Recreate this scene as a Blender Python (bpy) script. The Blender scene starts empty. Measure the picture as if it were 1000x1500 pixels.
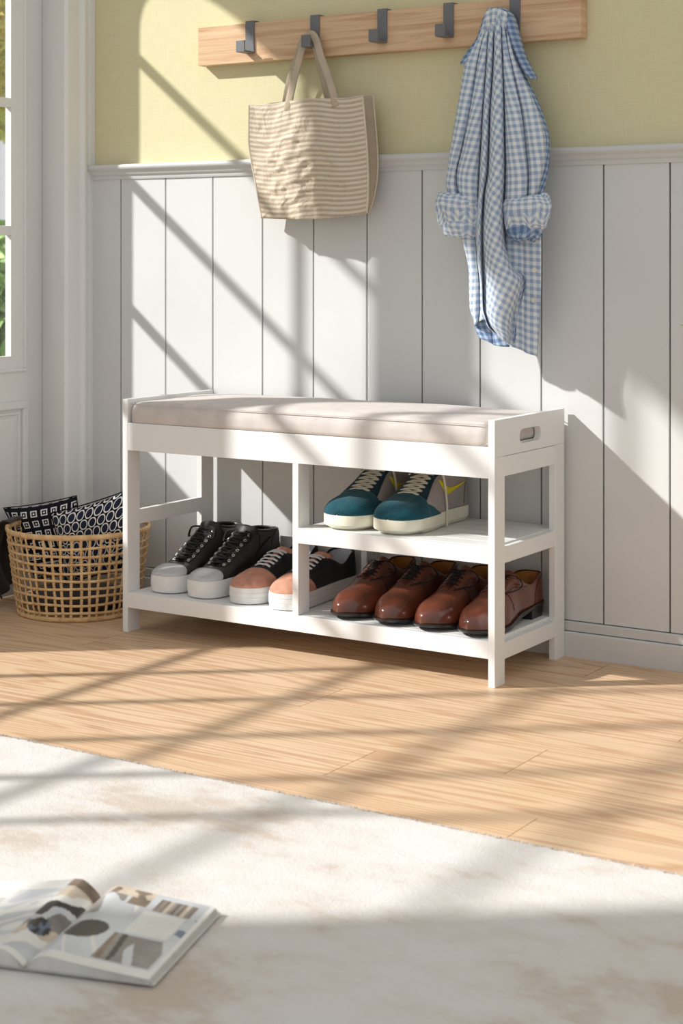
import bpy, bmesh, math, random
from math import pi, sin, cos, sqrt, radians
from mathutils import Vector, Matrix, noise
random.seed(7)
scene = bpy.context.scene
col = scene.collection

# ------------------------------------------------------------------ camera, sun, sky, exposure
CAM = Vector((2.358, -3.1449, 0.8075)); YAW = radians(32.491); FPX = 2488.1; V0 = 374.8
cam_data = bpy.data.cameras.new('camera'); cam = bpy.data.objects.new('camera', cam_data); col.objects.link(cam)
cam.location = CAM; cam.rotation_euler = (radians(90), 0, YAW)
cam_data.sensor_fit = 'HORIZONTAL'; cam_data.sensor_width = 36.0
cam_data.lens = 36.0 * FPX / 1000.0; cam_data.shift_y = -(750.0 - V0) / 1000.0
cam_data.clip_end = 200
cam_data.dof.use_dof = True; cam_data.dof.focus_distance = 3.55; cam_data.dof.aperture_fstop = 12.0
scene.camera = cam

SUN_DIR = Vector((1.0, 0.765, -0.82)).normalized()
sd = bpy.data.lights.new('sun', 'SUN'); sd.energy = 5.85; sd.angle = radians(1.4); sd.color = (1.0, 0.985, 0.96)
so = bpy.data.objects.new('sun', sd); col.objects.link(so)
so.rotation_euler = SUN_DIR.to_track_quat('-Z', 'Y').to_euler(); so.location = (-4, -3, 4)

w = bpy.data.worlds.new('sky'); scene.world = w; w.use_nodes = True
bg = w.node_tree.nodes['Background']; bg.inputs[0].default_value = (0.975, 0.98, 1.0, 1); bg.inputs[1].default_value = 0.68

scene.view_settings.view_transform = 'Standard'; scene.view_settings.look = 'None'
scene.view_settings.gamma = 1.0; scene.view_settings.use_curve_mapping = False
scene.view_settings.exposure = 0.0

FW = Vector((-sin(YAW), cos(YAW), 0)); RT = Vector((cos(YAW), sin(YAW), 0))
def at(u, v, y):
    """the point at depth y (distance from the wall) that the photo shows at pixel u, v"""
    d = FW + RT * ((u - 500) / FPX) - Vector((0, 0, 1)) * ((v - V0) / FPX)
    return CAM + d * ((y - CAM.y) / d.y)
def at_z(u, v, z):
    d = FW + RT * ((u - 500) / FPX) - Vector((0, 0, 1)) * ((v - V0) / FPX)
    return CAM + d * ((z - CAM.z) / d.z)

# ------------------------------------------------------------------ node helpers
def lin(c):
    return tuple(((x / 255) / 12.92 if x / 255 <= 0.04045 else ((x / 255 + 0.055) / 1.055) ** 2.4) for x in c) + (1,)
def new_mat(name, rgb=(200, 200, 200), rough=0.5, spec=0.5, metal=0.0, **kw):
    m = bpy.data.materials.new(name); m.use_nodes = True
    b = m.node_tree.nodes['Principled BSDF']
    b.inputs['Base Color'].default_value = lin(rgb); b.inputs['Roughness'].default_value = rough
    b.inputs['Specular IOR Level'].default_value = spec; b.inputs['Metallic'].default_value = metal
    for k, v in kw.items(): b.inputs[k.replace('_', ' ')].default_value = v
    return m
class N:
    """small node-graph writer"""
    def __init__(s, m): s.m = m; s.t = m.node_tree; s.b = s.t.nodes['Principled BSDF']
    def n(s, typ, **kw):
        x = s.t.nodes.new(typ)
        for k, v in kw.items(): setattr(x, k, v)
        return x
    def l(s, a, b): s.t.links.new(a, b)
    def math(s, op, a, b=None, c=None):
        x = s.n('ShaderNodeMath', operation=op)
        for i, v in enumerate((a, b, c)):
            if v is None: continue
            if isinstance(v, (int, float)): x.inputs[i].default_value = v
            else: s.l(v, x.inputs[i])
        return x.outputs[0]
    def coord(s, kind='Object', scale=(1, 1, 1), rot=(0, 0, 0)):
        tc = s.n('ShaderNodeTexCoord'); mp = s.n('ShaderNodeMapping')
        mp.inputs['Scale'].default_value = scale; mp.inputs['Rotation'].default_value = rot
        s.l(tc.outputs[kind], mp.inputs[0]); return mp.outputs[0]
    def noise(s, vec, scale=5, detail=3, rough=0.5, dist=0):
        x = s.n('ShaderNodeTexNoise'); x.inputs['Scale'].default_value = scale; x.inputs['Detail'].default_value = detail
        x.inputs['Roughness'].default_value = rough; x.inputs['Distortion'].default_value = dist
        s.l(vec, x.inputs['Vector']); return x.outputs['Fac']
    def ramp(s, fac, stops):
        x = s.n('ShaderNodeValToRGB'); e = x.color_ramp.elements
        while len(e) < len(stops): e.new(0.5)
        for i, (p, c) in enumerate(stops): e[i].position = p; e[i].color = lin(c) if max(c) > 1 else tuple(c) + (1,)
        s.l(fac, x.inputs[0]); return x.outputs[0]
    def mix(s, fac, a, b, mode='MIX'):
        x = s.n('ShaderNodeMix', data_type='RGBA', blend_type=mode)
        for v, i in ((fac, 0), (a, 6), (b, 7)):
            if isinstance(v, (int, float)): x.inputs[i].default_value = v
            elif isinstance(v, tuple): x.inputs[i].default_value = lin(v)
            else: s.l(v, x.inputs[i])
        return x.outputs[2]
    def bump(s, h, strength=0.3, dist=0.002):
        x = s.n('ShaderNodeBump'); x.inputs['Strength'].default_value = strength; x.inputs['Distance'].default_value = dist
        s.l(h, x.inputs['Height']); s.l(x.outputs[0], s.b.inputs['Normal'])
    def color(s, c): s.l(c, s.b.inputs['Base Color'])

def plain(name, rgb, rough=0.5, spec=0.5, metal=0.0, var=0.04, nscale=40, bump=0.05, bscale=400, bdist=0.0006, **kw):
    m = new_mat(name, rgb, rough, spec, metal, **kw); g = N(m)
    v = g.coord()
    f = g.noise(v, nscale, 3)
    d = tuple(max(0, c * (1 - var)) for c in rgb); h = tuple(min(255, c * (1 + var)) for c in rgb)
    g.color(g.ramp(f, [(0.3, d), (0.7, h)]))
    if bump: g.bump(g.noise(v, bscale, 2), bump, bdist)
    return m

# ------------------------------------------------------------------ materials
M = {}
M['white'] = plain('white_lacquer', (232, 232, 230), 0.38, 0.4, var=0.01, nscale=3, bump=0.03)
M['trim'] = plain('white_trim_paint', (224, 223, 220), 0.4, 0.4, var=0.01, nscale=3, bump=0.02)
M['panel'] = plain('grey_panel_paint', (212, 212, 210), 0.55, 0.3, var=0.012, nscale=4, bump=0.05, bscale=250)
M['base'] = plain('grey_skirting_paint', (206, 206, 204), 0.5, 0.3, var=0.012, nscale=4, bump=0.05, bscale=250)
M['groove'] = plain('dark_gap', (26, 25, 24), 0.9, 0.1)

m = new_mat('linen_wallpaper', (214, 203, 152), 0.85, 0.15); g = N(m)
va = g.noise(g.coord(scale=(420, 1, 22)), 1.0, 2); vb = g.noise(g.coord(scale=(22, 1, 420)), 1.0, 2)
wv = g.math('ADD', va, vb); g.color(g.ramp(g.math('MULTIPLY', wv, 0.5), [(0.30, (211, 203, 162)), (0.70, (221, 214, 178))]))
g.bump(wv, 0.08, 0.0004); M['wallpaper'] = m

# oak floor: UV = plank coordinate in metres + a random offset of each plank
m = new_mat('oak_floor', (205, 165, 120), 0.42, 0.35); g = N(m)
tc = g.n('ShaderNodeTexCoord'); uv = tc.outputs['UV']
mp = g.n('ShaderNodeMapping'); mp.inputs['Scale'].default_value = (0.55, 8, 1); g.l(uv, mp.inputs[0])
warp = g.noise(mp.outputs[0], 1.6, 2, 0.45)
sx = g.n('ShaderNodeSeparateXYZ'); g.l(uv, sx.inputs[0])
ph = g.math('ADD', g.math('MULTIPLY', sx.outputs[1], 190), g.math('MULTIPLY', warp, 78))
rings = g.math('MULTIPLY_ADD', g.math('SINE', ph), 0.5, 0.5)
rings = g.math('POWER', rings, 2.2)
mp2 = g.n('ShaderNodeMapping'); mp2.inputs['Scale'].default_value = (3, 420, 1); g.l(uv, mp2.inputs[0])
fib = g.noise(mp2.outputs[0], 1.0, 3, 0.6)
big = g.noise(mp.outputs[0], 0.7, 1)
at_n = g.n('ShaderNodeAttribute', attribute_name='tone')
c1 = g.ramp(fib, [(0.3, (210, 178, 143)), (0.7, (226, 199, 167))])
c2 = g.mix(g.math('MULTIPLY', rings, 0.55), c1, (172, 122, 86))
c3 = g.mix(g.math('MULTIPLY', at_n.outputs['Fac'], 0.25), c2, (204, 164, 126))
g.color(c3)
g.bump(g.math('ADD', g.math('MULTIPLY', fib, 0.5), g.math('MULTIPLY', rings, -0.5)), 0.12, 0.0006)
g.l(g.ramp(fib, [(0.3, (0.5, 0.5, 0.5)), (0.7, (0.36, 0.36, 0.36))]), g.b.inputs['Roughness'])
M['floor'] = m

m = new_mat('rug_pile', (226, 220, 213), 0.95, 0.1); g = N(m)
v = g.coord(); patch = g.noise(g.coord(scale=(1.0, 1.7, 1), rot=(0, 0, 0.5)), 3.0, 6, 0.7, 0.15)
tuft = g.noise(v, 260, 2, 0.7)
cc = g.ramp(patch, [(0.42, (214, 211, 208)), (0.53, (208, 202, 196)), (0.62, (190, 175, 160))])
g.color(g.mix(g.math('MULTIPLY', tuft, 0.2), cc, (198, 191, 183)))
g.bump(tuft, 0.5, 0.003); g.b.inputs['Sheen Weight'].default_value = 0.3; M['rug'] = m

m = new_mat('rack_oak', (205, 160, 112), 0.5, 0.3); g = N(m)
v = g.coord(scale=(3.0, 1, 75)); f1 = g.noise(v, 1.2, 5, 0.6, 0.7); v2 = g.coord(scale=(14, 1, 420)); f2 = g.noise(v2, 1, 2)
g.color(g.mix(g.math('MULTIPLY', f2, 0.35), g.ramp(f1, [(0.3, (190, 150, 114)), (0.5, (220, 186, 150)), (0.72, (232, 204, 170))]), (180, 138, 104)))
g.bump(f2, 0.1, 0.0005); M['rack'] = m
M['hook'] = plain('gunmetal_hook', (112, 113, 116), 0.5, 0.5, 0.15, var=0.03)

def fabric(name, rgb, thread=1400, bstr=0.4, var=0.05, rough=0.9, kind='Object'):
    m = new_mat(name, rgb, rough, 0.15); g = N(m)
    a = g.noise(g.coord(kind, scale=(thread, thread * 0.12, thread)), 1, 1)
    b = g.noise(g.coord(kind), 30, 3)
    d = tuple(c * (1 - var) for c in rgb); h = tuple(min(255, c * (1 + var)) for c in rgb)
    g.color(g.ramp(g.math('MULTIPLY_ADD', a, 0.5, g.math('MULTIPLY', b, 0.5)), [(0.35, d), (0.65, h)]))
    g.bump(a, bstr, 0.0005); g.b.inputs['Sheen Weight'].default_value = 0.15
    return m
M['cushion'] = fabric('taupe_seat_fabric', (203, 195, 189))

# gingham from UV in metres
def gingham(name, white, mid, dark, period=0.0142):
    m = new_mat(name, white, 0.9, 0.1); g = N(m)
    tc = g.n('ShaderNodeTexCoord'); sp = g.n('ShaderNodeSeparateXYZ'); g.l(tc.outputs['UV'], sp.inputs[0])
    def stripe(o):
        s = g.math('SINE', g.math('MULTIPLY', o, 2 * pi / period))
        return g.math('MULTIPLY_ADD', g.math('MAXIMUM', g.math('MINIMUM', g.math('MULTIPLY', s, 4.0), 1.0), -1.0), 0.25, 0.25)
    f = g.math('ADD', stripe(sp.outputs[0]), stripe(sp.outputs[1]))
    cc = g.ramp(f, [(0.0, white), (0.5, mid), (1.0, dark)])
    th = g.noise(g.coord('UV', scale=(1500, 1500, 1)), 1, 1)
    g.color(g.mix(g.math('MULTIPLY', th, 0.12), cc, (150, 165, 190)))
    fine = g.noise(g.coord(), 90, 4, 0.6)
    g.bump(fine, 0.35, 0.003)
    tr = g.n('ShaderNodeBsdfTranslucent'); tr.inputs[0].default_value = lin(mid)
    mx = g.n('ShaderNodeMixShader'); mx.inputs[0].default_value = 0.12
    out = m.node_tree.nodes['Material Output']
    g.l(g.b.outputs[0], mx.inputs[1]); g.l(tr.outputs[0], mx.inputs[2]); g.l(mx.outputs[0], out.inputs[0])
    return m
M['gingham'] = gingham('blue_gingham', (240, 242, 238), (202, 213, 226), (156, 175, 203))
M['gingham_dark'] = gingham('blue_gingham_shaded', (188, 202, 220), (140, 162, 194), (96, 122, 162))  # same cloth, darkened: shade of collar and insides put into the colour
M['button'] = plain('pearl_button', (226, 220, 208), 0.25, 0.6)

m = new_mat('striped_linen', (214, 200, 174), 0.92, 0.12); g = N(m)
tc = g.n('ShaderNodeTexCoord'); sp = g.n('ShaderNodeSeparateXYZ'); g.l(tc.outputs['UV'], sp.inputs[0])
s1 = g.math('MULTIPLY_ADD', g.math('SINE', g.math('MULTIPLY', sp.outputs[1], 2 * pi / 0.0112)), 0.5, 0.5)
th = g.noise(g.coord('UV', scale=(180, 1800, 1)), 1, 2)
g.color(g.mix(g.math('MULTIPLY', th, 0.25), g.ramp(s1, [(0.3, (222, 210, 190)), (0.7, (190, 173, 153))]), (168, 150, 130)))
wr = g.noise(g.coord(scale=(1, 1, 1)), 22, 3, 0.5, 1.6)
g.bump(g.math('ADD', wr, g.math('MULTIPLY', th, 0.06)), 0.7, 0.010); M['bag'] = m
M['bag_plain'] = fabric('plain_linen_band', (184, 168, 146), 900)
M['bag_edge'] = fabric('pale_linen_binding', (212, 199, 176), 900)

m = new_mat('rattan', (205, 165, 112), 0.5, 0.35); g = N(m)
f = g.noise(g.coord(scale=(1, 1, 1)), 60, 4, 0.6)
g.color(g.ramp(f, [(0.3, (196, 154, 104)), (0.55, (222, 186, 136)), (0.75, (236, 208, 164))])); g.bump(f, 0.2, 0.001); M['rattan'] = m

def squares_mat():
    m = new_mat('black_cloth_white_squares', (24, 25, 34), 0.85, 0.15); g = N(m)
    tc = g.n('ShaderNodeTexCoord'); sp = g.n('ShaderNodeSeparateXYZ'); g.l(tc.outputs['UV'], sp.inputs[0])
    p = 0.0265
    def cell(o): return g.math('ABSOLUTE', g.math('SUBTRACT', g.math('FRACT', g.math('DIVIDE', o, p)), 0.5))
    d = g.math('MAXIMUM', cell(sp.outputs[0]), cell(sp.outputs[1]))
    ring = g.math('MULTIPLY', g.math('LESS_THAN', d, 0.32), g.math('GREATER_THAN', d, 0.21))
    dot = g.math('LESS_THAN', d, 0.085)
    g.color(g.mix(g.math('MAXIMUM', ring, dot), (24, 25, 34), (232, 232, 230))); return m
def circles_mat():
    m = new_mat('black_cloth_white_circles', (28, 32, 46), 0.85, 0.15); g = N(m)
    tc = g.n('ShaderNodeTexCoord'); sp = g.n('ShaderNodeSeparateXYZ'); g.l(tc.outputs['UV'], sp.inputs[0])
    p = 0.0262; q = p * 0.87
    row = g.math('FLOOR', g.math('DIVIDE', sp.outputs[1], q))
    off = g.math('MULTIPLY', g.math('MODULO', g.math('ABSOLUTE', row), 2.0), 0.5)
    fx = g.math('SUBTRACT', g.math('FRACT', g.math('ADD', g.math('DIVIDE', sp.outputs[0], p), off)), 0.5)
    fy = g.math('MULTIPLY', g.math('SUBTRACT', g.math('FRACT', g.math('DIVIDE', sp.outputs[1], q)), 0.5), 0.87)
    d = g.math('SQRT', g.math('ADD', g.math('MULTIPLY', fx, fx), g.math('MULTIPLY', fy, fy)))
    ring = g.math('MULTIPLY', g.math('LESS_THAN', d, 0.46), g.math('GREATER_THAN', d, 0.35))
    inner = g.math('LESS_THAN', d, 0.35)
    g.color(g.mix(ring, g.mix(inner, (18, 18, 24), (38, 44, 62)), (228, 228, 226))); return m
M['squares'] = squares_mat(); M['circles'] = circles_mat()
M['dark_cloth'] = fabric('charcoal_brown_cloth', (58, 50, 46), 1000)

# shoes
def leather(name, rgb, rough=0.3, bump=0.15, bscale=500, coat=0.0, var=0.12, nscale=25):
    m = plain(name, rgb, rough, 0.5, var=var, nscale=nscale, bump=bump, bscale=bscale, bdist=0.0008)
    m.node_tree.nodes['Principled BSDF'].inputs['Coat Weight'].default_value = coat
    m.node_tree.nodes['Principled BSDF'].inputs['Coat Roughness'].default_value = 0.12
    return m
M['brown'] = leather('brown_polished_leather', (94, 48, 33), 0.28, 0.06, 900, 0.6, 0.16, 18)
M['tan_lining'] = leather('tan_leather_lining', (178, 122, 52), 0.55, 0.1)
M['dark_sole'] = leather('dark_sole', (28, 22, 20), 0.35, 0.05, 300, 0.2)
M['black_lace'] = fabric('black_lace', (22, 19, 19), 1500)
M['seam'] = plain('dark_seam', (60, 30, 22), 0.7)
M['black_leather'] = leather('black_leather', (44, 44, 42), 0.34, 0.2, 300, 0.15, 0.15)
M['black_canvas'] = fabric('black_canvas', (27, 27, 28), 1300)
M['rubber'] = plain('white_rubber', (228, 228, 226), 0.38, 0.4, var=0.015, bump=0.03)
M['cream_rubber'] = plain('cream_rubber', (228, 224, 204), 0.45, 0.35, var=0.02, bump=0.03)
M['grey_toe'] = plain('pale_grey_toe', (196, 198, 200), 0.28, 0.5, var=0.04)
M['metal'] = plain('silver_eyelet', (205, 205, 205), 0.25, 0.6, 0.8)
M['peach'] = leather('peach_suede', (198, 142, 118), 0.8, 0.3, 700, 0, 0.07, 60)
M['white_lace'] = fabric('pale_grey_lace', (216, 214, 216), 1500)
M['grey_lining'] = fabric('light_grey_lining', (188, 192, 200), 900, var=0.12)
M['teal'] = fabric('teal_canvas', (22, 74, 86), 1200, var=0.12)
M['teal_dark'] = fabric('dark_teal_canvas', (14, 44, 56), 1200, var=0.12)
M['grey_cloth'] = fabric('mauve_grey_canvas', (158, 148, 144), 1200)
M['yellow'] = plain('yellow_applique', (226, 206, 40), 0.5, 0.3)
M['cream_lace'] = fabric('cream_lace', (216, 210, 190), 1500)
# magazine
M['paper'] = plain('magazine_paper', (222, 221, 217), 0.35, 0.4, var=0.02)
M['ink_dark'] = plain('ink_charcoal', (52, 50, 50), 0.3, 0.4, var=0.3, nscale=30)
M['ink_grey'] = plain('ink_grey', (128, 124, 120), 0.3, 0.4, var=0.2, nscale=20)
M['ink_pale'] = plain('ink_pale_grey', (196, 199, 204), 0.3, 0.4, var=0.06, nscale=20)
M['ink_brown'] = plain('ink_brown', (122, 106, 92), 0.3, 0.4, var=0.25, nscale=25)
M['ink_blue'] = plain('ink_blue_grey', (98, 108, 128), 0.3, 0.4, var=0.2, nscale=25)
M['ink_tan'] = plain('ink_tan', (198, 184, 166), 0.3, 0.4, var=0.12, nscale=25)
# outside
M['leaf'] = plain('green_leaf', (150, 178, 112), 0.5, 0.4, var=0.3, nscale=12)
M['leaf_lime'] = plain('lime_leaf', (150, 172, 62), 0.4, 0.4, var=0.1, nscale=20)
M['leaf_ochre'] = plain('ochre_leaf', (240, 208, 120), 0.6, 0.3, var=0.2, nscale=12)
M['lawn'] = plain('lawn', (110, 134, 84), 0.9, 0.1, var=0.15, nscale=8)
M['bark'] = plain('bark', (96, 76, 58), 0.9, 0.1, var=0.2, nscale=30)
M['pot'] = plain('white_glazed_pot', (220, 218, 212), 0.3, 0.5)
M['soil'] = plain('soil', (50, 38, 30), 0.95, 0.1, var=0.3, nscale=60)
m = bpy.data.materials.new('clear_glass'); m.use_nodes = True; t = m.node_tree; t.nodes.clear()
o_ = t.nodes.new('ShaderNodeOutputMaterial'); tr = t.nodes.new('ShaderNodeBsdfTransparent'); gl = t.nodes.new('ShaderNodeBsdfGlossy')
gl.inputs['Roughness'].default_value = 0.02; fr = t.nodes.new('ShaderNodeFresnel'); fr.inputs[0].default_value = 1.25; mx = t.nodes.new('ShaderNodeMixShader')
t.links.new(fr.outputs[0], mx.inputs[0]); t.links.new(tr.outputs[0], mx.inputs[1]); t.links.new(gl.outputs[0], mx.inputs[2]); t.links.new(mx.outputs[0], o_.inputs[0])
M['glass'] = m

# ------------------------------------------------------------------ object helpers
def obj(name, bm, mats, parent=None, smooth=False, bevel=0, subsurf=0, angle=35):
    me = bpy.data.meshes.new(name); bm.to_mesh(me); bm.free()
    if not isinstance(mats, (list, tuple)): mats = [mats]
    for q in mats: me.materials.append(M[q] if isinstance(q, str) else q)
    o = bpy.data.objects.new(name, me); col.objects.link(o)
    if parent is not None: o.parent = parent
    if smooth:
        for p in me.polygons: p.use_smooth = True
        if smooth == 'auto':
            me.set_sharp_from_angle(angle=radians(angle))
    if bevel:
        b = o.modifiers.new('bevel', 'BEVEL'); b.width = bevel; b.segments = 2; b.limit_method = 'ANGLE'; b.angle_limit = radians(40); b.harden_normals = False
    if subsurf:
        s = o.modifiers.new('subsurf', 'SUBSURF'); s.levels = subsurf; s.render_levels = subsurf
    return o
def tag(o, label=None, cat=None, group=None, kind=None):
    if label: o['label'] = label
    if cat: o['category'] = cat
    if group: o['group'] = group
    if kind: o['kind'] = kind
    return o
def thing(name, label, cat, loc=(0, 0, 0), rz=0, group=None):
    o = bpy.data.objects.new(name, None); o.empty_display_size = 0.05; col.objects.link(o)
    o.location = loc; o.rotation_euler = (0, 0, rz); tag(o, label, cat, group); return o
def copy_thing(root, loc, rz, label, group=None):
    r = root.copy(); col.objects.link(r); r.location = loc; r.rotation_euler = (0, 0, rz); r['label'] = label
    if group: r['group'] = group
    def rec(a, b):
        for ch in list(a.children):
            c = ch.copy(); col.objects.link(c); c.parent = b; rec(ch, c)
    rec(root, r); return r
def struct(name, bm, mats, parent=None, **kw):
    o = obj(name, bm, mats, parent, **kw)
    if parent is None: o['kind'] = 'structure'
    return o
def B(bm, x0, x1, y0, y1, z0, z1, mat=0):
    v = [bm.verts.new(p) for p in ((x0, y0, z0), (x1, y0, z0), (x1, y1, z0), (x0, y1, z0), (x0, y0, z1), (x1, y0, z1), (x1, y1, z1), (x0, y1, z1))]
    for f in ((0, 3, 2, 1), (4, 5, 6, 7), (0, 1, 5, 4), (1, 2, 6, 5), (2, 3, 7, 6), (3, 0, 4, 7)):
        q = bm.faces.new([v[i] for i in f]); q.material_index = mat
def box(*a):
    bm = bmesh.new()
    for r in (a if isinstance(a[0], tuple) else (a,)): B(bm, *r)
    return bm
def prism(bm, pts, z0, z1, axis='z', mat=0, holes=None):
    """extrude a polygon: pts are 2-D; axis tells the extrusion axis"""
    def P(p, h):
        return {'z': (p[0], p[1], h), 'x': (h, p[0], p[1]), 'y': (p[0], h, p[1])}[axis]
    a = [bm.verts.new(P(p, z0)) for p in pts]; b = [bm.verts.new(P(p, z1)) for p in pts]
    fs = [bm.faces.new(a), bm.faces.new(b[::-1])]
    for i in range(len(pts)):
        j = (i + 1) % len(pts); fs.append(bm.faces.new((a[i], b[i], b[j], a[j])))
    for f in fs: f.material_index = mat
    bmesh.ops.recalc_face_normals(bm, faces=fs)
def catmull(P, n):
    out = []; m = len(P)
    for i in range(m - 1):
        p0 = P[max(i - 1, 0)]; p1 = P[i]; p2 = P[i + 1]; p3 = P[min(i + 2, m - 1)]
        for k in range(n):
            t = k / n
            out.append(0.5 * ((2 * p1) + (p2 - p0) * t + (2 * p0 - 5 * p1 + 4 * p2 - p3) * t * t + (3 * p1 - p0 - 3 * p2 + p3) * t ** 3))
    out.append(P[-1].copy()); return out
def tube(bm, pts, r, sides=8, flat=None, mat=0, closed=False, smooth=0):
    """round tube, or flat ribbon-like band when flat=(half width, half thickness, normal)"""
    pts = [Vector(p) for p in pts]
    if smooth: pts = catmull(pts, smooth)
    rings = []; n = len(pts); prev = None
    for i, p in enumerate(pts):
        if closed: t = pts[(i + 1) % n] - pts[i - 1]
        else: t = pts[min(i + 1, n - 1)] - pts[max(i - 1, 0)]
        t = t.normalized() if t.length > 1e-9 else Vector((0, 0, 1))
        if flat: nn = Vector(flat[2][i] if isinstance(flat[2], list) else flat[2])
        else: nn = prev if prev is not None else (Vector((0, 0, 1)) if abs(t.z) < 0.9 else Vector((1, 0, 0)))
        bvec = t.cross(nn)
        if bvec.length < 1e-6: bvec = t.orthogonal()
        bvec.normalize(); nn = bvec.cross(t).normalized(); prev = nn
        rr = r[i] if isinstance(r, list) else r
        ring = []
        for k in range(sides):
            a = 2 * pi * k / sides
            if flat: off = bvec * (cos(a) * flat[0]) + nn * (sin(a) * flat[1])
            else: off = bvec * (cos(a) * rr) + nn * (sin(a) * rr)
            ring.append(bm.verts.new(p + off))
        rings.append(ring)
    for i in range(n if closed else n - 1):
        a, b = rings[i], rings[(i + 1) % n]
        for k in range(sides):
            f = bm.faces.new((a[k], a[(k + 1) % sides], b[(k + 1) % sides], b[k])); f.material_index = mat
    if not closed:
        for q in (rings[0][::-1], rings[-1]): f = bm.faces.new(q); f.material_index = mat
def grid(bm, P, mat=0, close_u=False, uv=None, flip=False):
    """P[i][j] points -> quads; uv[i][j] optional"""
    V = [[bm.verts.new(p) for p in row] for row in P]
    lay = bm.loops.layers.uv.verify() if uv else None
    ni = len(P); nj = len(P[0]); fs = []
    for i in range(ni - 1):
        for j in range(nj if close_u else nj - 1):
            j2 = (j + 1) % nj; idx = ((i, j), (i, j2), (i + 1, j2), (i + 1, j))
            if flip: idx = idx[::-1]
            try: f = bm.faces.new([V[a][b] for a, b in idx])
            except ValueError: continue
            f.material_index = mat(i, j) if callable(mat) else mat; fs.append(f)
            if uv:
                for lp, (a, b) in zip(f.loops, idx): lp[lay].uv = uv[a][b]
    return V, fs
def lerp_table(xs, ys, x):
    if x <= xs[0]: return ys[0]
    for i in range(len(xs) - 1):
        if x <= xs[i + 1]:
            # monotone-ish cubic
            h = xs[i + 1] - xs[i]; t = (x - xs[i]) / h
            def sl(k):
                if k <= 0 or k >= len(xs) - 1: return 0 if False else ((ys[min(k + 1, len(xs) - 1)] - ys[max(k - 1, 0)]) / (xs[min(k + 1, len(xs) - 1)] - xs[max(k - 1, 0)]))
                d0 = (ys[k] - ys[k - 1]) / (xs[k] - xs[k - 1]); d1 = (ys[k + 1] - ys[k]) / (xs[k + 1] - xs[k])
                return 0 if d0 * d1 <= 0 else 2 * d0 * d1 / (d0 + d1)
            m0 = sl(i) * h; m1 = sl(i + 1) * h
            return (2 * t ** 3 - 3 * t * t + 1) * ys[i] + (t ** 3 - 2 * t * t + t) * m0 + (-2 * t ** 3 + 3 * t * t) * ys[i + 1] + (t ** 3 - t * t) * m1
    return ys[-1]

# ================================================================== THE ROOM
# floor: oak boards laid along the wall, one mesh
bm = bmesh.new(); uvl = bm.loops.layers.uv.verify(); tone = bm.loops.layers.float_color.new('tone')
pw = 0.1575; y_top = -0.305 + 2 * pw
known = {-2: 0.45, -1: 1.0, 0: 0.30, 1: 0.013, 2: 0.66, 3: -0.15, 4: 0.917, 5: 1.285}
for k in range(-3, 28):
    y1 = -0.305 - pw * (k - 1); y0 = y1 - pw
    if y0 > 0.02: continue
    y1 = min(y1, 0.03)
    L = 1.30; j0 = known.get(k, random.uniform(0, L)); x = j0 - 3 * L
    while x < 3.4:
        x0, x1 = max(x, -0.62), min(x + L, 3.4)
        if x1 > x0 + 0.01:
            gq = 0.0005; n0 = len(bm.faces)
            B(bm, x0 + gq * 1.4, x1 - gq * 1.4, y0 + gq * 0.6, y1 - gq * 0.6, -0.02, 0.0)
            bm.faces.ensure_lookup_table(); ou, ov, tn = random.uniform(0, 30), random.uniform(0, 30), random.random()
            for f in bm.faces[n0:]:
                for lp in f.loops:
                    lp[uvl].uv = (lp.vert.co.x + ou, lp.vert.co.y + ov); lp[tone] = (tn, tn, tn, 1)
        x += L
B(bm, -0.62, 3.4, -4.6, 0.03, -0.06, -0.004, 1)
floor = struct('floor', bm, ['floor', 'groove'])

# back wall
bm = box(-0.50, 3.4, 0.009, 0.14, -0.05, 3.0)
struct('wall_back', bm, 'wallpaper')
# tongue-and-groove wainscot boards
bm = bmesh.new()
gx = [-0.41, -0.27, -0.134, 0.004, 0.144, 0.282, 0.421, 0.559, 0.698, 0.839, 0.976, 1.116] + [1.116 + 0.139 * i for i in range(1, 18)]
for a, b in zip(gx[:-1], gx[1:]): B(bm, max(a, -0.37) + 0.0016, min(b, 3.399) - 0.0016, -0.001, 0.0085, 0.0715, 1.0)
struct('trim_1', bm, 'panel', bevel=0.0012)
struct('trim_2', box(-0.37, 3.4, 0.0065, 0.0095, 0.02, 1.0), 'groove')
# chair rail
bm = bmesh.new()
prof = [(0.009, 0.990), (-0.004, 0.990), (-0.006, 0.994), (-0.006, 0.999), (-0.010, 1.001), (-0.012, 1.006), (-0.013, 1.010), (-0.019, 1.013), (-0.022, 1.018), (-0.021, 1.023), (-0.016, 1.026), (0.009, 1.026)]
prism(bm, prof, -0.37, 3.4, 'x'); struct('trim_3', bm, 'base', smooth='auto', angle=50)
# skirting with its own cap strip
bm = bmesh.new(); prism(bm, [(0.009, 0), (-0.013, 0), (-0.013, 0.047), (-0.010, 0.0500), (0.009, 0.0500)], -0.37, 3.4, 'x')
prism(bm, [(0.009, 0.0516), (-0.006, 0.0516), (-0.007, 0.068), (-0.004, 0.0700), (0.009, 0.0700)], -0.37, 3.4, 'x')
struct('baseboard_back', bm, 'base')

# left wall: door with an arched glazed panel, then a tall window, both in the outside wall
XW0, XW1 = -0.505, -0.38
bm = bmesh.new()
B(bm, XW0, XW1, -0.066, 0.009, 0, 1.98)
B(bm, XW0, -0.455, -0.885, -0.812, -0.0, 1.98)
B(bm, XW0, -0.455, -4.6, -2.78, 0, 1.98)
B(bm, XW0, -0.455, -2.78, -0.885, 0, 0.10)
B(bm, XW0, XW1, -4.6, 0.14, 1.98, 3.0)
struct('wall_left', bm, 'trim')
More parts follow.
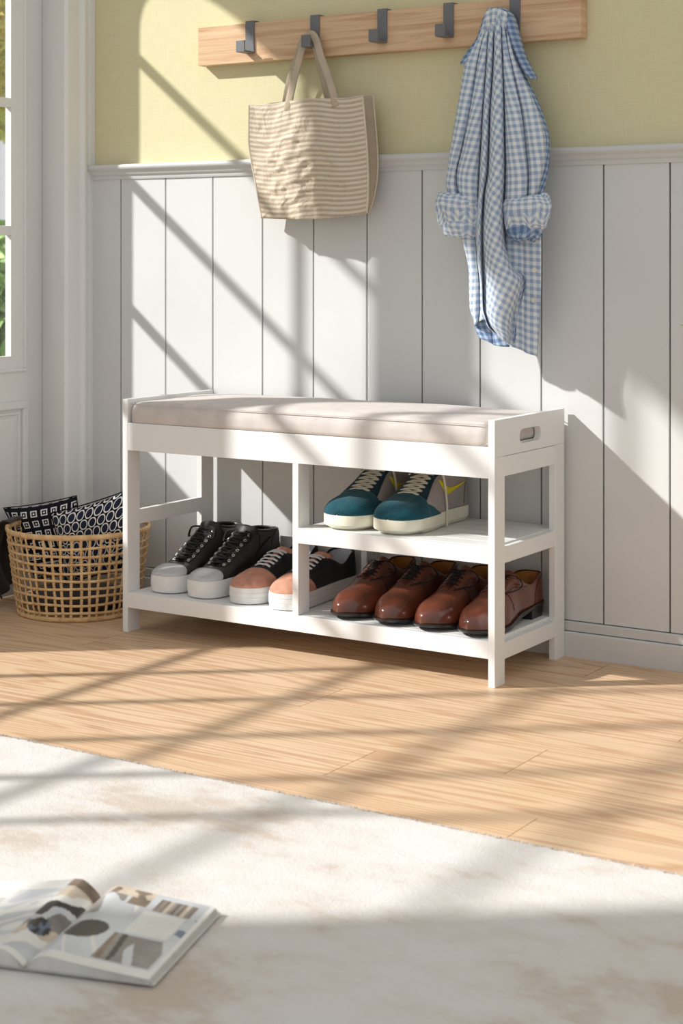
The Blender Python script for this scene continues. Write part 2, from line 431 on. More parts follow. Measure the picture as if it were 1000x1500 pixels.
# casing at the corner with moulded profile, and the splayed jamb
bm = bmesh.new()
prism(bm, [(-0.37, 0.008), (-0.357, 0.008), (-0.357, -0.012), (-0.361, -0.016), (-0.361, -0.020), (-0.355, -0.024), (-0.353, -0.034), (-0.358, -0.042), (-0.362, -0.044), (-0.362, -0.084), (-0.368, -0.092), (-0.405, -0.086), (-0.455, -0.0665), (-0.38, -0.0662), (-0.38, 0.008)], 0, 1.98)
struct('trim_4', bm, 'trim', smooth='auto', angle=30)
bm = bmesh.new(); B(bm, -0.38, -0.362, -0.822, 0.0, 1.985, 2.06)
struct('trim_5', bm, 'trim')

door = thing('door_1', None, None); door['kind'] = 'structure'
YA0, YA1 = -0.695, -0.175; ZB, ZT = 0.570, 1.795; DX0, DX1 = -0.478, -0.460
def arch_leaf(x0, x1):
    bm = bmesh.new(); R = 0.2599; R2 = 0.07
    inner = [(YA0, ZB), (YA1, ZB)]
    inner += [(YA1 - R + R * cos(a), ZT - R + R * sin(a)) for a in [pi / 2 * i / 14 for i in range(15)]]
    inner += [(YA0 + R2 + R2 * cos(a), ZT - R2 + R2 * sin(a)) for a in [pi / 2 + pi / 2 * i / 14 for i in range(15)]]
    outer = [(-0.812, 0.004), (-0.068, 0.004)] + [(-0.068, 1.975)] * 15 + [(-0.812, 1.975)] * 15
    # even spread of the outer points over the head
    for i in range(15): outer[2 + i] = (-0.068, 1.60 + 0.375 * i / 7) if i <= 7 else (-0.068 - 0.372 * (i - 7) / 7, 1.975)
    for i in range(15): outer[17 + i] = (-0.44 - 0.372 * i / 7, 1.975) if i <= 7 else (-0.812, 1.975 - 0.375 * (i - 7) / 7)
    P = []
    for x in (x0, x1): P.append([[bm.verts.new((x, p[0], p[1])) for p in inner], [bm.verts.new((x, p[0], p[1])) for p in outer]])
    n = len(inner)
    for i in range(n):
        j = (i + 1) % n
        for a, b, c, d in ((P[0][0][i], P[0][0][j], P[0][1][j], P[0][1][i]), (P[1][0][i], P[1][1][i], P[1][1][j], P[1][0][j]),
                           (P[0][0][i], P[1][0][i], P[1][0][j], P[0][0][j]), (P[0][1][i], P[0][1][j], P[1][1][j], P[1][1][i])):
            try: bm.faces.new((a, b, c, d))
            except ValueError: pass
    bmesh.ops.remove_doubles(bm, verts=bm.verts, dist=1e-6)
    bmesh.ops.recalc_face_normals(bm, faces=bm.faces)
    return bm
obj('door_leaf', arch_leaf(DX0, DX1), 'trim', door)
bm = bmesh.new()   # raised beads around the glass and the lower panel
def frame_bead(bm, y0, y1, z0, z1, wdt, x0, x1):
    B(bm, x0, x1, y0, y1, z0, z0 + wdt); B(bm, x0, x1, y0, y1, z1 - wdt, z1)
    B(bm, x0, x1, y0, y0 + wdt, z0 + wdt, z1 - wdt); B(bm, x0, x1, y1 - wdt, y1, z0 + wdt, z1 - wdt)
frame_bead(bm, -0.83 + 0.09, -0.125, 0.532, 1.86, 0.008, -0.462, -0.455)
frame_bead(bm, -0.74, -0.122, 0.12, 0.462, 0.018, -0.462, -0.452)
frame_bead(bm, -0.715, -0.147, 0.145, 0.437, 0.007, -0.462, -0.456)
obj('moulding', bm, 'trim', door, bevel=0.002)
bm = box(-0.462, -0.4565, -0.70, -0.165, 0.160, 0.422); obj('lower_panel', bm, 'trim', door, bevel=0.004)
bm = bmesh.new()
for z in (0.868, 1.170, 1.475): B(bm, -0.4775, -0.4602, YA0 - 0.002, YA1 + 0.002, z - 0.011, z + 0.011)
B(bm, -0.4770, -0.4610, -0.557, -0.537, ZB - 0.002, ZT + 0.001)
obj('glazing_bar', bm, 'trim', door, bevel=0.002)
obj('pane', box(-0.4762, -0.4744, YA0 - 0.01, YA1 + 0.01, ZB - 0.01, ZT + 0.01), 'glass', door)

win = thing('window_1', None, None); win['kind'] = 'structure'
WY0, WY1, WZ0, WZ1 = -2.765, -0.885, 0.16, 1.82
bm = bmesh.new()
B(bm, -0.50, -0.46, -2.78, WY0, 0.10, 1.98)
B(bm, -0.50, -0.46, WY0, -0.885, 0.10, WZ0); B(bm, -0.50, -0.46, WY0, -0.885, WZ1, 1.98)
obj('window_frame', bm, 'trim', win)
bm = bmesh.new()
for z in (0.30, 0.597, 0.895, 1.197, 1.503): B(bm, -0.486, -0.468, WY0, -0.885, z - 0.010, z + 0.010)
for y in (-1.150, -1.415, -1.710, -2.015, -2.270): B(bm, -0.4855, -0.4685, y - 0.0115, y + 0.0115, WZ0, WZ1)
obj('glazing_bar', bm, 'trim', win)
obj('pane', box(-0.480, -0.477, WY0, -0.885, WZ0, WZ1), 'glass', win)

# ================================================================== OUTSIDE
bm = box(-40, -0.51, -20, 30, -0.35, -0.15); struct('ground', bm, 'lawn')
def leafy(bm, c, R, n, size, seed):
    rnd = random.Random(seed)
    for i in range(n):
        d = Vector((rnd.gauss(0, 1), rnd.gauss(0, 1), rnd.gauss(0, 1))).normalized(); k = rnd.uniform(0.55, 1.05)
        p = Vector((c[0] + d.x * R[0] * k, c[1] + d.y * R[1] * k, c[2] + d.z * R[2] * k))
        a = Vector((rnd.gauss(0, 1), rnd.gauss(0, 1), rnd.gauss(0, 1))).normalized() * size; b = a.orthogonal().normalized() * size * 0.4
        q = [bm.verts.new(p - a), bm.verts.new(p + b), bm.verts.new(p + a), bm.verts.new(p - b)]; bm.faces.new(q)
def outdoor_tree(name, label, x, y, crown, R, leafm, n, seed, cat='tree'):
    t = thing(name, label, cat, (x, y, -0.15))
    bm = bmesh.new(); leafy(bm, (0, 0, crown), R, n, 0.09, seed); obj('foliage', bm, leafm, t)
    bm = bmesh.new(); tube(bm, [(0, 0, 0), (0.04, 0.02, crown * 0.5), (0, 0, crown)], [0.09, 0.07, 0.03], 8); obj('trunk', bm, 'bark', t, smooth=True)
outdoor_tree('autumn_tree', 'ochre-leaved tree blurred beyond the top pane of the glazed door', -6.8, 6.1, 2.75, (1.5, 1.5, 0.95), 'leaf_ochre', 5200, 3)
outdoor_tree('garden_shrub', 'green shrub blurred beyond the lower pane of the glazed door', -5.6, 5.0, 0.55, (1.1, 1.1, 0.62), 'leaf', 5200, 4, 'shrub')

# ================================================================== BENCH
BW, YF, YB, BH, T = 0.8965, -0.3177, -0.013, 0.5, 0.014
bench = thing('storage_bench', 'white wooden shoe bench with open shelves standing against the grey panelled wall', 'bench', (0, 0, 0))
for x0 in (0.0, BW - T):
    for y0, y1 in ((YF, YF + 0.041), (YB - 0.043, YB)):
        obj('leg', box(x0, x0 + T, y0, y1, 0, 0.430), 'white', bench, bevel=0.0008)
def end_panel(x0):
    bm = bmesh.new(); z0, z1 = 0.4302, BH; yc, zc, hl, r = -0.1675, 0.461, 0.0465, 0.0138
    hole = []
    for i in range(13): a = -pi / 2 + pi * i / 12; hole.append((yc + hl - r + r * cos(a), zc + r * sin(a)))
    for i in range(13): a = pi / 2 + pi * i / 12; hole.append((yc - hl + r + r * cos(a), zc + r * sin(a)))
    def outp(p):
        dy, dz = p[0] - yc, p[1] - zc
        ky = ((YB if dy > 0 else YF) - yc) / dy if abs(dy) > 1e-9 else 1e9
        kz = ((z1 if dz > 0 else z0) - zc) / dz if abs(dz) > 1e-9 else 1e9
        k = min(ky, kz); return (yc + dy * k, zc + dz * k)
    outer = [outp(p) for p in hole]
    cor = [(YB, z0), (YB, z1), (YF, z1), (YF, z0)]
    for c in cor:
        k = min(range(len(outer)), key=lambda i: (outer[i][0] - c[0]) ** 2 + (outer[i][1] - c[1]) ** 2); outer[k] = c
    n = len(hole); P = [[[bm.verts.new((x, p[0], p[1])) for p in L_] for L_ in (hole, outer)] for x in (x0, x0 + T)]
    for i in range(n):
        j = (i + 1) % n
        bm.faces.new((P[0][0][i], P[0][0][j], P[0][1][j], P[0][1][i])); bm.faces.new((P[1][0][i], P[1][1][i], P[1][1][j], P[1][0][j]))
        bm.faces.new((P[0][0][i], P[1][0][i], P[1][0][j], P[0][0][j])); bm.faces.new((P[0][1][i], P[0][1][j], P[1][1][j], P[1][1][i]))
    bmesh.ops.recalc_face_normals(bm, faces=bm.faces); return bm
for x0 in (0.0, BW - T):
    e = obj('end_panel', end_panel(x0), 'white', bench, bevel=0.0005); e['label'] = 'end panel with a rounded hand slot'
for x0 in (0.0, BW - T):
    for z0, z1 in ((0.3915, 0.4292), (0.2275, 0.2585), (0.0465, 0.078)):
        obj('side_rail', box(x0 + 0.0008, x0 + T - 0.0008, YF + 0.0412, YB - 0.0432, z0, z1), 'white', bench, bevel=0.0006)
obj('apron', box(T, BW - T, YF + 0.0004, YF + 0.015, 0.3905, 0.4494), 'white', bench, bevel=0.0008)
obj('apron', box(T, BW - T, YB - 0.015, YB - 0.0004, 0.3905, 0.4494), 'white', bench, bevel=0.0008)
obj('seat_board', box(T, BW - T, YF + 0.0152, YB - 0.0152, 0.436, 0.4485), 'white', bench)
XD = 0.4403
obj('divider_post', box(XD, XD + T, YF + 0.0006, YF + 0.041, 0.0860, 0.3903), 'white', bench, bevel=0.0008)
obj('divider_post', box(XD, XD + T, YB - 0.043, YB - 0.0006, 0.0860, 0.3903), 'white', bench, bevel=0.0008)
def slats(x0, x1, z0, z1, cut):
    bm = bmesh.new(); n = 6; ya, yb = YF + 0.0165, YB - 0.002; d = (yb - ya) / n
    for i in range(n): B(bm, x0, x1, ya + d * i + 0.0006, ya + d * (i + 1) - 0.0006, z1 - 0.012, z1)
    B(bm, x0, x1, yb - 0.012, yb, z0, z1 - 0.0122)
    return bm
obj('bottom_shelf', slats(T, BW - T, 0.0529, 0.0858, 0), 'white', bench, bevel=0.001)
obj('shelf_front', box(T, BW - T, YF + 0.0004, YF + 0.016, 0.0529, 0.0858), 'white', bench, bevel=0.0008)
obj('middle_shelf', slats(XD + T, BW - T, 0.2305, 0.2615, 0), 'white', bench, bevel=0.001)
obj('shelf_front', box(XD + T, BW - T, YF + 0.0004, YF + 0.016, 0.2305, 0.2615), 'white', bench, bevel=0.0008)

# seat cushion
bm = bmesh.new(); x0, x1, y0, y1, z0 = T + 0.0025, BW - T - 0.0025, YF + 0.0015, YB - 0.003, 0.4495
cx, cy, hx, hy = (x0 + x1) / 2, (y0 + y1) / 2, (x1 - x0) / 2, (y1 - y0) / 2
R = 0.016; NX, NY = 110, 44
def cpt(i, j):
    a = -1 + 2 * i / NX; b = -1 + 2 * j / NY
    a = math.copysign(abs(a) ** 0.75, a) if False else a
    x, y = a * hx, b * hy
    ex = max(0, abs(x) - (hx - R)) / R; ey = max(0, abs(y) - (hy - R)) / R; e = min(1, sqrt(ex * ex + ey * ey))
    crown = 0.013 * (1 - a * a) ** 0.6 * (1 - b * b) ** 0.6 if abs(a) < 1 and abs(b) < 1 else 0
    nz = 0.0025 * noise.noise(Vector((x * 6, y * 9, 1.3)))
    z = 0.026 + (sqrt(max(0, 1 - e * e))) * R + crown + nz * (1 - e)
    kx = ky = 1
    if ex > 0 and ey > 0:
        m_ = sqrt(ex * ex + ey * ey)
        if m_ > 1:
            x = math.copysign(hx - R + R * ex / m_, x); y = math.copysign(hy - R + R * ey / m_, y)
    return Vector((cx + x, cy + y, z0 + z))
P = [[cpt(i, j) for i in range(NX + 1)] for j in range(NY + 1)]
V, _ = grid(bm, P)
loop = [V[0][i] for i in range(NX)] + [V[j][NX] for j in range(NY)] + [V[NY][i] for i in range(NX, 0, -1)] + [V[j][0] for j in range(NY, 0, -1)]
prev = loop
for kz in (0.018, 0.009, 0.002, 0.0):
    inset = 0.0 if kz > 0 else 0.004
    nl = []
    for v_ in loop:
        d = Vector((cx - v_.co.x, cy - v_.co.y, 0)).normalized()
        bul = -0.0008 * sin(kz / 0.026 * pi)
        nl.append(bm.verts.new((v_.co.x + d.x * (inset + bul), v_.co.y + d.y * (inset + bul), z0 + kz)))
    for i in range(len(loop)):
        j = (i + 1) % len(loop); bm.faces.new((prev[i], nl[i], nl[j], prev[j]))
    prev = nl
bm.faces.new(prev[::-1]); bmesh.ops.recalc_face_normals(bm, faces=bm.faces)
cushion = thing('seat_cushion', 'long taupe fabric cushion lying on top of the white bench', 'cushion', (0, 0, 0))
obj('cushion_cover', bm, 'cushion', cushion, smooth=True)
bm = bmesh.new()
pp = [(x0 + 0.014, y0 + 0.001), (x1 - 0.014, y0 + 0.001), (x1 - 0.001, y0 + 0.014), (x1 - 0.001, y1 - 0.014), (x1 - 0.014, y1 - 0.001), (x0 + 0.014, y1 - 0.001), (x0 + 0.001, y1 - 0.014), (x0 + 0.001, y0 + 0.014)]
dense = []
for i in range(8):
    a, b = Vector((*pp[i], 0)), Vector((*pp[(i + 1) % 8], 0)); k = max(2, int((b - a).length / 0.01))
    for q in range(k): dense.append(a.lerp(b, q / k))
tube(bm, [(p.x, p.y, z0 + 0.0408) for p in dense], 0.0009, 6, closed=True)
obj('piping', bm, 'cushion', cushion, smooth=True)

# ================================================================== SHOES
KIND = {
 'dress': dict(L=0.285, S=[0, .1, .25, .4, .55, .68, .8, .9, 1], W=[.029, .0315, .0315, .0305, .0365, .043, .0425, .038, .030], cx=[0, 0, 0, .001, .002, .003, .002, 0, -.002],
   zs=[.030, .029, .026, .022, .014, .011, .0115, .013, .016], zc=[.084, .084, .070, .088, .092, .076, .060, .053, .040],
   zS=[0, .08, .24, .40, .46, .60, .76, .90, 1], wo=[(0, .018), (.06, .023), (.2, .027), (.34, .024), (.42, .014), (.45, .006), (.64, .003), (.67, 0)], s1=.80, n=2.1, a=.78, b=.92, s0=.10),
 'low': dict(L=0.272, S=[0, .1, .25, .4, .55, .68, .8, .9, 1], W=[.034, .036, .035, .036, .040, .0435, .0435, .0425, .040], cx=[0, 0, 0, 0, .001, .002, .001, 0, -.001],
   zs=[.033] * 9, zc=[.088, .086, .066, .083, .088, .076, .062, .053, .040],
   zS=[0, .08, .24, .40, .48, .60, .76, .90, 1], wo=[(0, .022), (.06, .027), (.2, .029), (.36, .025), (.42, .016), (.45, .009), (.66, .006), (.70, 0)], s1=.78, n=2.4, a=.72, b=.9, s0=.10),
 'high': dict(L=0.272, S=[0, .1, .25, .4, .55, .68, .8, .9, 1], W=[.035, .037, .036, .037, .040, .0425, .043, .0425, .041], cx=[0, 0, 0, 0, .001, .001, .001, 0, -.001],
   zs=[.037] * 9, zc=[.113, .114, .116, .121, .106, .083, .059, .052, .045],
   zS=[0, .08, .24, .36, .46, .60, .76, .90, 1], wo=[(0, .024), (.06, .029), (.2, .030), (.34, .024), (.38, .013), (.42, .010), (.70, .009), (.745, 0)], s1=.78, n=2.6, a=.62, b=.9, s0=.10),
 'mid': dict(L=0.272, S=[0, .1, .25, .4, .55, .68, .8, .9, 1], W=[.038, .041, .040, .042, .048, .052, .052, .051, .048], cx=[0, 0, 0, 0, .001, .001, .001, 0, -.001],
   zs=[.030] * 9, zc=[.094, .094, .098, .112, .106, .084, .064, .055, .042],
   zS=[0, .08, .22, .38, .46, .60, .76, .90, 1], wo=[(0, .025), (.06, .030), (.2, .031), (.36, .025), (.42, .013), (.45, .009), (.69, .007), (.73, 0)], s1=.78, n=2.4, a=.66, b=.9, s0=.10),
}
class Shoe:
    def __init__(s, kind, mir=1):
        s.k = KIND[kind]; s.mir = mir; s.L = s.k['L']
    def cap(s, t):
        k = s.k; c = 1.0
        if t > k['s1']: q = (t - k['s1']) / (1 - k['s1']); c = max(0, 1 - q ** k['n']) ** (1 / k['n'])
        if t < k['s0']: q = (k['s0'] - t) / k['s0']; c = max(0, 1 - q ** 2.2) ** (1 / 2.2)
        return c
    def w(s, t): return lerp_table(s.k['S'], s.k['W'], t) * s.cap(t)
    def wo(s, t):
        xs = [p[0] for p in s.k['wo']]; ys = [p[1] for p in s.k['wo']]
        if t >= xs[-1]: return 0
        v = lerp_table(xs, ys, t)
        return min(v, s.w(t) * 0.82) if t < 0.1 else v
    def zs(s, t): return lerp_table(s.k['S'], s.k['zs'], t)
    def zc(s, t): return lerp_table(s.k['zS'], s.k['zc'], t)
    def cx(s, t): return lerp_table(s.k['S'], s.k['cx'], t)
    def raw(s, t, q):
        w, wo = s.w(t), s.wo(t); zs, zc = s.zs(t), s.zc(t)
        cp = s.cap(t)
        if t > 0.8: zc = zs + (zc - zs) * (0.25 + 0.75 * cp ** 0.5)
        th = (1 - abs(q)) * pi / 2
        a, b = s.k['a'], s.k['b']
        if t < 0.45: b = b * (1 + 0.05)
        x = wo + (w - wo) * max(0, cos(th)) ** a; z = zs + (zc - zs) * sin(th) ** b
        # taper of the ankle wall
        if t < 0.5: x -= 0.0
        sg = -1 if q < 0 else 1
        return Vector((s.mir * (s.cx(t)) + sg * x, -t * s.L, z))
    def surf(s, t, q, off=0.0):
        p = s.raw(t, q)
        if off:
            e = min(0.01, max(0.001, (1 - t) * 0.5)); t0, t1 = max(0, t - e), min(1, t + e)
            q0, q1 = max(-1, q - 0.02), min(1, q + 0.02)
            if q >= 0: q0 = max(q0, 0.0005)
            else: q1 = min(q1, -0.0005)
            dt = s.raw(t1, q) - s.raw(t0, q); dq = s.raw(t, q1) - s.raw(t, q0); n = dt.cross(dq)
            if n.length < 1e-12: n = Vector((0, 0, 1))
            n.normalize()
            c = Vector((0, -max(0.12, min(t, 0.8)) * s.L, s.zs(t) + 0.004))
            if n.dot(p - c) < 0: n = -n
            p = p + n * off
        return p
    def upper(s, parent, mat, lining, name='upper', t0=0.0, t1=1.0, thick=0.0028):
        bm = bmesh.new(); NS = 64; K = 16
        ts = [0.5 - 0.5 * cos(pi * i / NS) for i in range(NS + 1)]; ts[0] = 0.0004; ts[-1] = 0.9997
        qs = [-(1 - j / K) for j in range(K + 1)] + [1 - (K - j) / K for j in range(K + 1)]
        qs = [-(1 - j / K) for j in range(K + 1)] + [j / K for j in range(K + 1)]
        V = [[bm.verts.new(s.raw(t, q if q != 0 else (-1e-9 if jj <= K else 1e-9))) for jj, q in enumerate(qs)] for t in ts]
        for i in range(NS):
            for j in range(2 * K + 1):
                if j == K: continue
                bm.faces.new((V[i][j], V[i + 1][j], V[i + 1][j + 1], V[i][j + 1]))
        # close both ends
        for i in (0, NS):
            for j in range(K):
                a, b, c, d = V[i][j], V[i][j + 1], V[i][2 * K - j], V[i][2 * K + 1 - j]
                try: bm.faces.new((a, b, c, d) if i == 0 else (d, c, b, a))
                except ValueError: pass
        bmesh.ops.remove_doubles(bm, verts=bm.verts, dist=1e-5)
        o = obj(name, bm, [mat, lining], parent, smooth=True)
        so_ = o.modifiers.new('thick', 'SOLIDIFY'); so_.thickness = thick; so_.offset = -1; so_.material_offset = 1; so_.material_offset_rim = 0
        return o
    def patch(s, name, parent, mat, tr, qr, off=0.0012, nt=14, nq=14, fn=None, rib=None, toe=False):
        bm = bmesh.new(); P = []
        for i in range(nt + 1):
            row = []
            for j in range(nq + 1):
                a, b = i / nt, j / nq
                t, q = fn(1 - (1 - a) ** 2.4 if toe else a, b)
                if abs(q) < 1e-6: q = 1e-6
                t = min(t, 0.99998)
                o_ = off + (rib(t, q) if rib else 0)
                row.append(s.surf(t, q, o_))
            P.append(row)
        grid(bm, P); bmesh.ops.recalc_face_normals(bm, faces=bm.faces)
        o = obj(name, bm, mat, parent, smooth=True)
        sm = o.modifiers.new('thick', 'SOLIDIFY'); sm.thickness = 0.0014; sm.offset = 0
        return o
    def outline(s, off, t0=0.0, t1=1.0, n=72, heel_flat=False):
        pts = []
        for sd_ in (1, -1):
            rng = range(n + 1) if sd_ == 1 else range(n, -1, -1)
            for i in rng:
                t = t0 + (t1 - t0) * (0.5 - 0.5 * cos(pi * i / n))
                w_ = s.w(t); p = Vector((s.mir * s.cx(t) + sd_ * w_, -t * s.L, t)); pts.append(p)
        out = []
        m_ = len(pts)
        for i, p in enumerate(pts):
            d = pts[(i + 1) % m_] - pts[i - 1]; d.z = 0
            if d.length < 1e-9: d = Vector((0, -1, 0)) if p.x > 0 else Vector((0, 1, 0))
            d.normalize(); nrm = Vector((-d.y, d.x, 0))
            if nrm.dot(Vector((p.x, p.y + 0.5 * s.L * (t0 + t1), 0))) < 0: nrm = -nrm
            out.append((p.x + nrm.x * off, p.y + nrm.y * off, p.z))
        return out
    def sole(s, name, parent, mat, layers, t0=0.0, t1=1.0, absolute=True):
        """layers: (z function of t, outward offset)"""
        bm = bmesh.new(); rings = []
        for zf, off in layers:
            rings.append([bm.verts.new((x, y, zf(t))) for x, y, t in s.outline(off, t0, t1)])
        n = len(rings[0])
        for a, b in zip(rings[:-1], rings[1:]):
            for i in range(n): bm.faces.new((a[i], a[(i + 1) % n], b[(i + 1) % n], b[i]))
        h = n // 2
        for ring in (rings[0], rings[-1]):
            for i in range(h - 1):
                a, b, c, d = ring[i], ring[i + 1], ring[n - 2 - i], ring[n - 1 - i]
                try: bm.faces.new((a, b, c, d))
                except ValueError: pass
        bmesh.ops.remove_doubles(bm, verts=bm.verts, dist=1e-6)
        bmesh.ops.recalc_face_normals(bm, faces=bm.faces)
        return obj(name, bm, mat, parent, smooth='auto', angle=40)
    def tongue(s, parent, mat, t0, t1, top, lining=None, wid=0.019):
        """from t0 (front) back to t1 then up to height top"""
        bm = bmesh.new(); P = []; n = 16
        for i in range(n + 1):
            a = i / n
            if a < 0.72:
                t = t0 + (t1 - t0) * a / 0.72; z = s.zc(t) - 0.003
            else:
                b = (a - 0.72) / 0.28; t = t1 - 0.05 * b; z = s.zc(t1) - 0.003 + (top - s.zc(t1) + 0.003) * b
            wd = wid * (0.75 + 0.35 * a)
            row = []
            for j in range(9):
                c = -1 + 2 * j / 8; row.append(Vector((s.mir * s.cx(t) + c * wd, -t * s.L + 0.006 * c * c, z - 0.008 * c * c)))
            P.append(row)
        grid(bm, P); bmesh.ops.recalc_face_normals(bm, faces=bm.faces)
        o = obj('tongue', bm, mat, parent, smooth=True); sm = o.modifiers.new('thick', 'SOLIDIFY'); sm.thickness = 0.004; sm.offset = 0
        return o
    def laces(s, parent, mat, rows, q=0.12, hw=0.0032, ht=0.0011, lift=0.003, bow=None, cross=True):
        bm = bmesh.new()
        for i, t in enumerate(rows):
            a = s.surf(t, -q, 0.0018); b = s.surf(t, q, 0.0018)
            m_ = (a + b) / 2; m_.z = max(a.z, b.z, s.zc(t)) + lift
            nn = Vector((0, -0.35, 1)).normalized()
            tube(bm, [a + Vector((0, 0, -0.001)), a.lerp(m_, 0.5) + Vector((0, 0, 0.0016)), m_, b.lerp(m_, 0.5) + Vector((0, 0, 0.0016)), b + Vector((0, 0, -0.001))], 0, 8, (hw, ht, nn), smooth=4)
            if cross and i + 1 < len(rows):
                t2 = rows[i + 1]
                for sg in (1, -1):
                    a = s.surf(t, -q * sg, 0.0012); b = s.surf(t2, q * sg, 0.0012); m_ = (a + b) / 2; m_.z = s.zc((t + t2) / 2) + lift * 0.8 + 0.001 * sg
                    tube(bm, [a, a.lerp(m_, 0.5) + Vector((0, 0, 0.001)), m_, b.lerp(m_, 0.5) + Vector((0, 0, 0.001)), b], 0, 8, (hw, ht, nn), smooth=4)
        if bow:
            for pts in bow: tube(bm, pts, 0, 8, (hw * 0.8, ht * 1.3, (0, -0.5, 1)), smooth=8) if hw > 0.002 else tube(bm, pts, ht, 6, smooth=8)
        return obj('laces', bm, mat, parent, smooth=True)
    def eyelets(s, parent, mat, rows, q, r=0.0034, th=0.0011, sides=(-1, 1)):
        for sg in sides:
            for t in rows:
                bm = bmesh.new()
                c = s.surf(t, sg * q, 0.0022); n = (s.surf(t, sg * q, 0.004) - c).normalized(); u = n.orthogonal().normalized(); v_ = n.cross(u)
                tube(bm, [c + u * (r * cos(a)) + v_ * (r * sin(a)) for a in [2 * pi * k / 12 for k in range(12)]], th, 6, closed=True)
                obj('eyelet', bm, mat, parent[sg], smooth=True)
    def seam(s, parent, mat, pts, r=0.0006, name='seam'):
        for line in pts:
            bm = bmesh.new()
            dense = catmull([Vector((a, b, 0)) for a, b in line], 6)
            tube(bm, [s.surf(p.x, p.y, 0.0004) for p in dense], r, 5)
            obj(name, bm, mat, parent, smooth=True)
    def swoosh(s, parent, mat, side):
        # curved tick: blunt end toward the toe, long tip rising toward the heel
        low = [(.475, .36), (.468, .50), (.445, .64), (.405, .745), (.350, .735), (.280, .66), (.200, .56), (.120, .455), (.05, .375)]
        upp = [(.475, .36), (.442, .44), (.415, .54), (.385, .610), (.345, .620), (.280, .575), (.200, .50), (.120, .425), (.05, .375)]
        a = catmull([Vector((p[0], p[1], 0)) for p in low], 4); b = catmull([Vector((p[0], p[1], 0)) for p in upp], 4)
        bm = bmesh.new(); P = []
        for p, r_ in zip(a, b): P.append([s.surf(p.x + (r_.x - p.x) * k / 3, side * (p.y + (r_.y - p.y) * k / 3), 0.0014) for k in range(4)])
        grid(bm, P); bmesh.ops.recalc_face_normals(bm, faces=bm.faces)
        o = obj('side_stripe', bm, mat, parent, smooth=True); sm = o.modifiers.new('thick', 'SOLIDIFY'); sm.thickness = 0.001; sm.offset = 0
        return o
        return o

def insole(s, parent, mat, dz=0.004):
    s.sole('insole', parent, mat, [(lambda t: s.zs(t) + dz - 0.001, -0.005), (lambda t: s.zs(t) + dz, -0.006)], 0.03, 0.5)

def dress_shoe(mir, label, loc, rz, group):
    t = thing('dress_shoe', label, 'shoe', loc, rz, group); s = Shoe('dress', mir)
    s.upper(t, 'brown', 'tan_lining', thick=0.0022)
    insole(s, t, 'tan_lining')
    zb = lambda u: lerp_table([0, .24, .34, .5, .66, .8, .92, 1], [.021, .019, .0135, .006, .001, .002, .006, .009], u)
    s.sole('sole', t, 'dark_sole', [(lambda u: zb(u), -0.003), (lambda u: zb(u) + .001, 0.001), (lambda u: s.zs(u) - 0.0025, 0.0035), (lambda u: s.zs(u) + 0.0005, 0.003), (lambda u: s.zs(u) + 0.0005, -0.004)])
    s.sole('heel', t, 'dark_sole', [(lambda u: 0.0, -0.001), (lambda u: zb(u) + 0.002, 0.0015)], 0.0, 0.25)
    s.tongue(t, 'brown', 0.66, 0.44, 0.100, wid=0.013)
    s.patch('facing', t, 'brown', (.40, .64), (.07, .40), 0.0010, fn=lambda a, b: (.405 + .235 * a, .06 + (.36 - .16 * a) * b))
    s.patch('facing', t, 'brown', (.40, .64), (.07, .40), 0.0010, fn=lambda a, b: (.405 + .235 * a, -(.06 + (.36 - .16 * a) * b)))
    s.seam(t, 'seam', [[(.64, .06), (.645, .24), (.60, .34), (.52, .42), (.44, .48), (.36, .44), (.30, .30)], [(.64, -.06), (.645, -.24), (.60, -.34), (.52, -.42), (.44, -.48), (.36, -.44), (.30, -.30)], [(.60, .34), (.57, .55), (.54, .85)], [(.60, -.34), (.57, -.55), (.54, -.85)], [(.02, .2), (.12, .35), (.19, .60), (.21, .95)], [(.02, -.2), (.12, -.35), (.19, -.60), (.21, -.95)]])
    # collar edge binding
    bm = bmesh.new(); loop = [s.surf(u, 0.002, 0.0) for u in [0.012 + 0.41 * k / 26 for k in range(27)]] + [s.surf(u, -0.002, 0.0) for u in [0.012 + 0.41 * k / 26 for k in range(26, -1, -1)]]
    tube(bm, loop, 0.0012, 6, closed=True); obj('collar_binding', bm, 'seam', t, smooth=True)
    e = s.surf(.45, .16, .003)
    bow = [[s.surf(.46, 0.02, .004), s.surf(.44, .22, .010), s.surf(.40, .38, .007), s.surf(.43, .52, .004), s.surf(.52, .50, .003), s.surf(.60, .34, .003), s.surf(.68, .16, .002)],
           [s.surf(.46, -0.02, .004), s.surf(.43, -.22, .010), s.surf(.38, -.40, .006), s.surf(.42, -.55, .004), s.surf(.50, -.45, .005), s.surf(.47, -.1, .005)]]
    s.laces(t, 'black_lace', [.46, .50, .54, .58, .62], 0.17, 0.0013, 0.0011, 0.0022, bow)
    return t
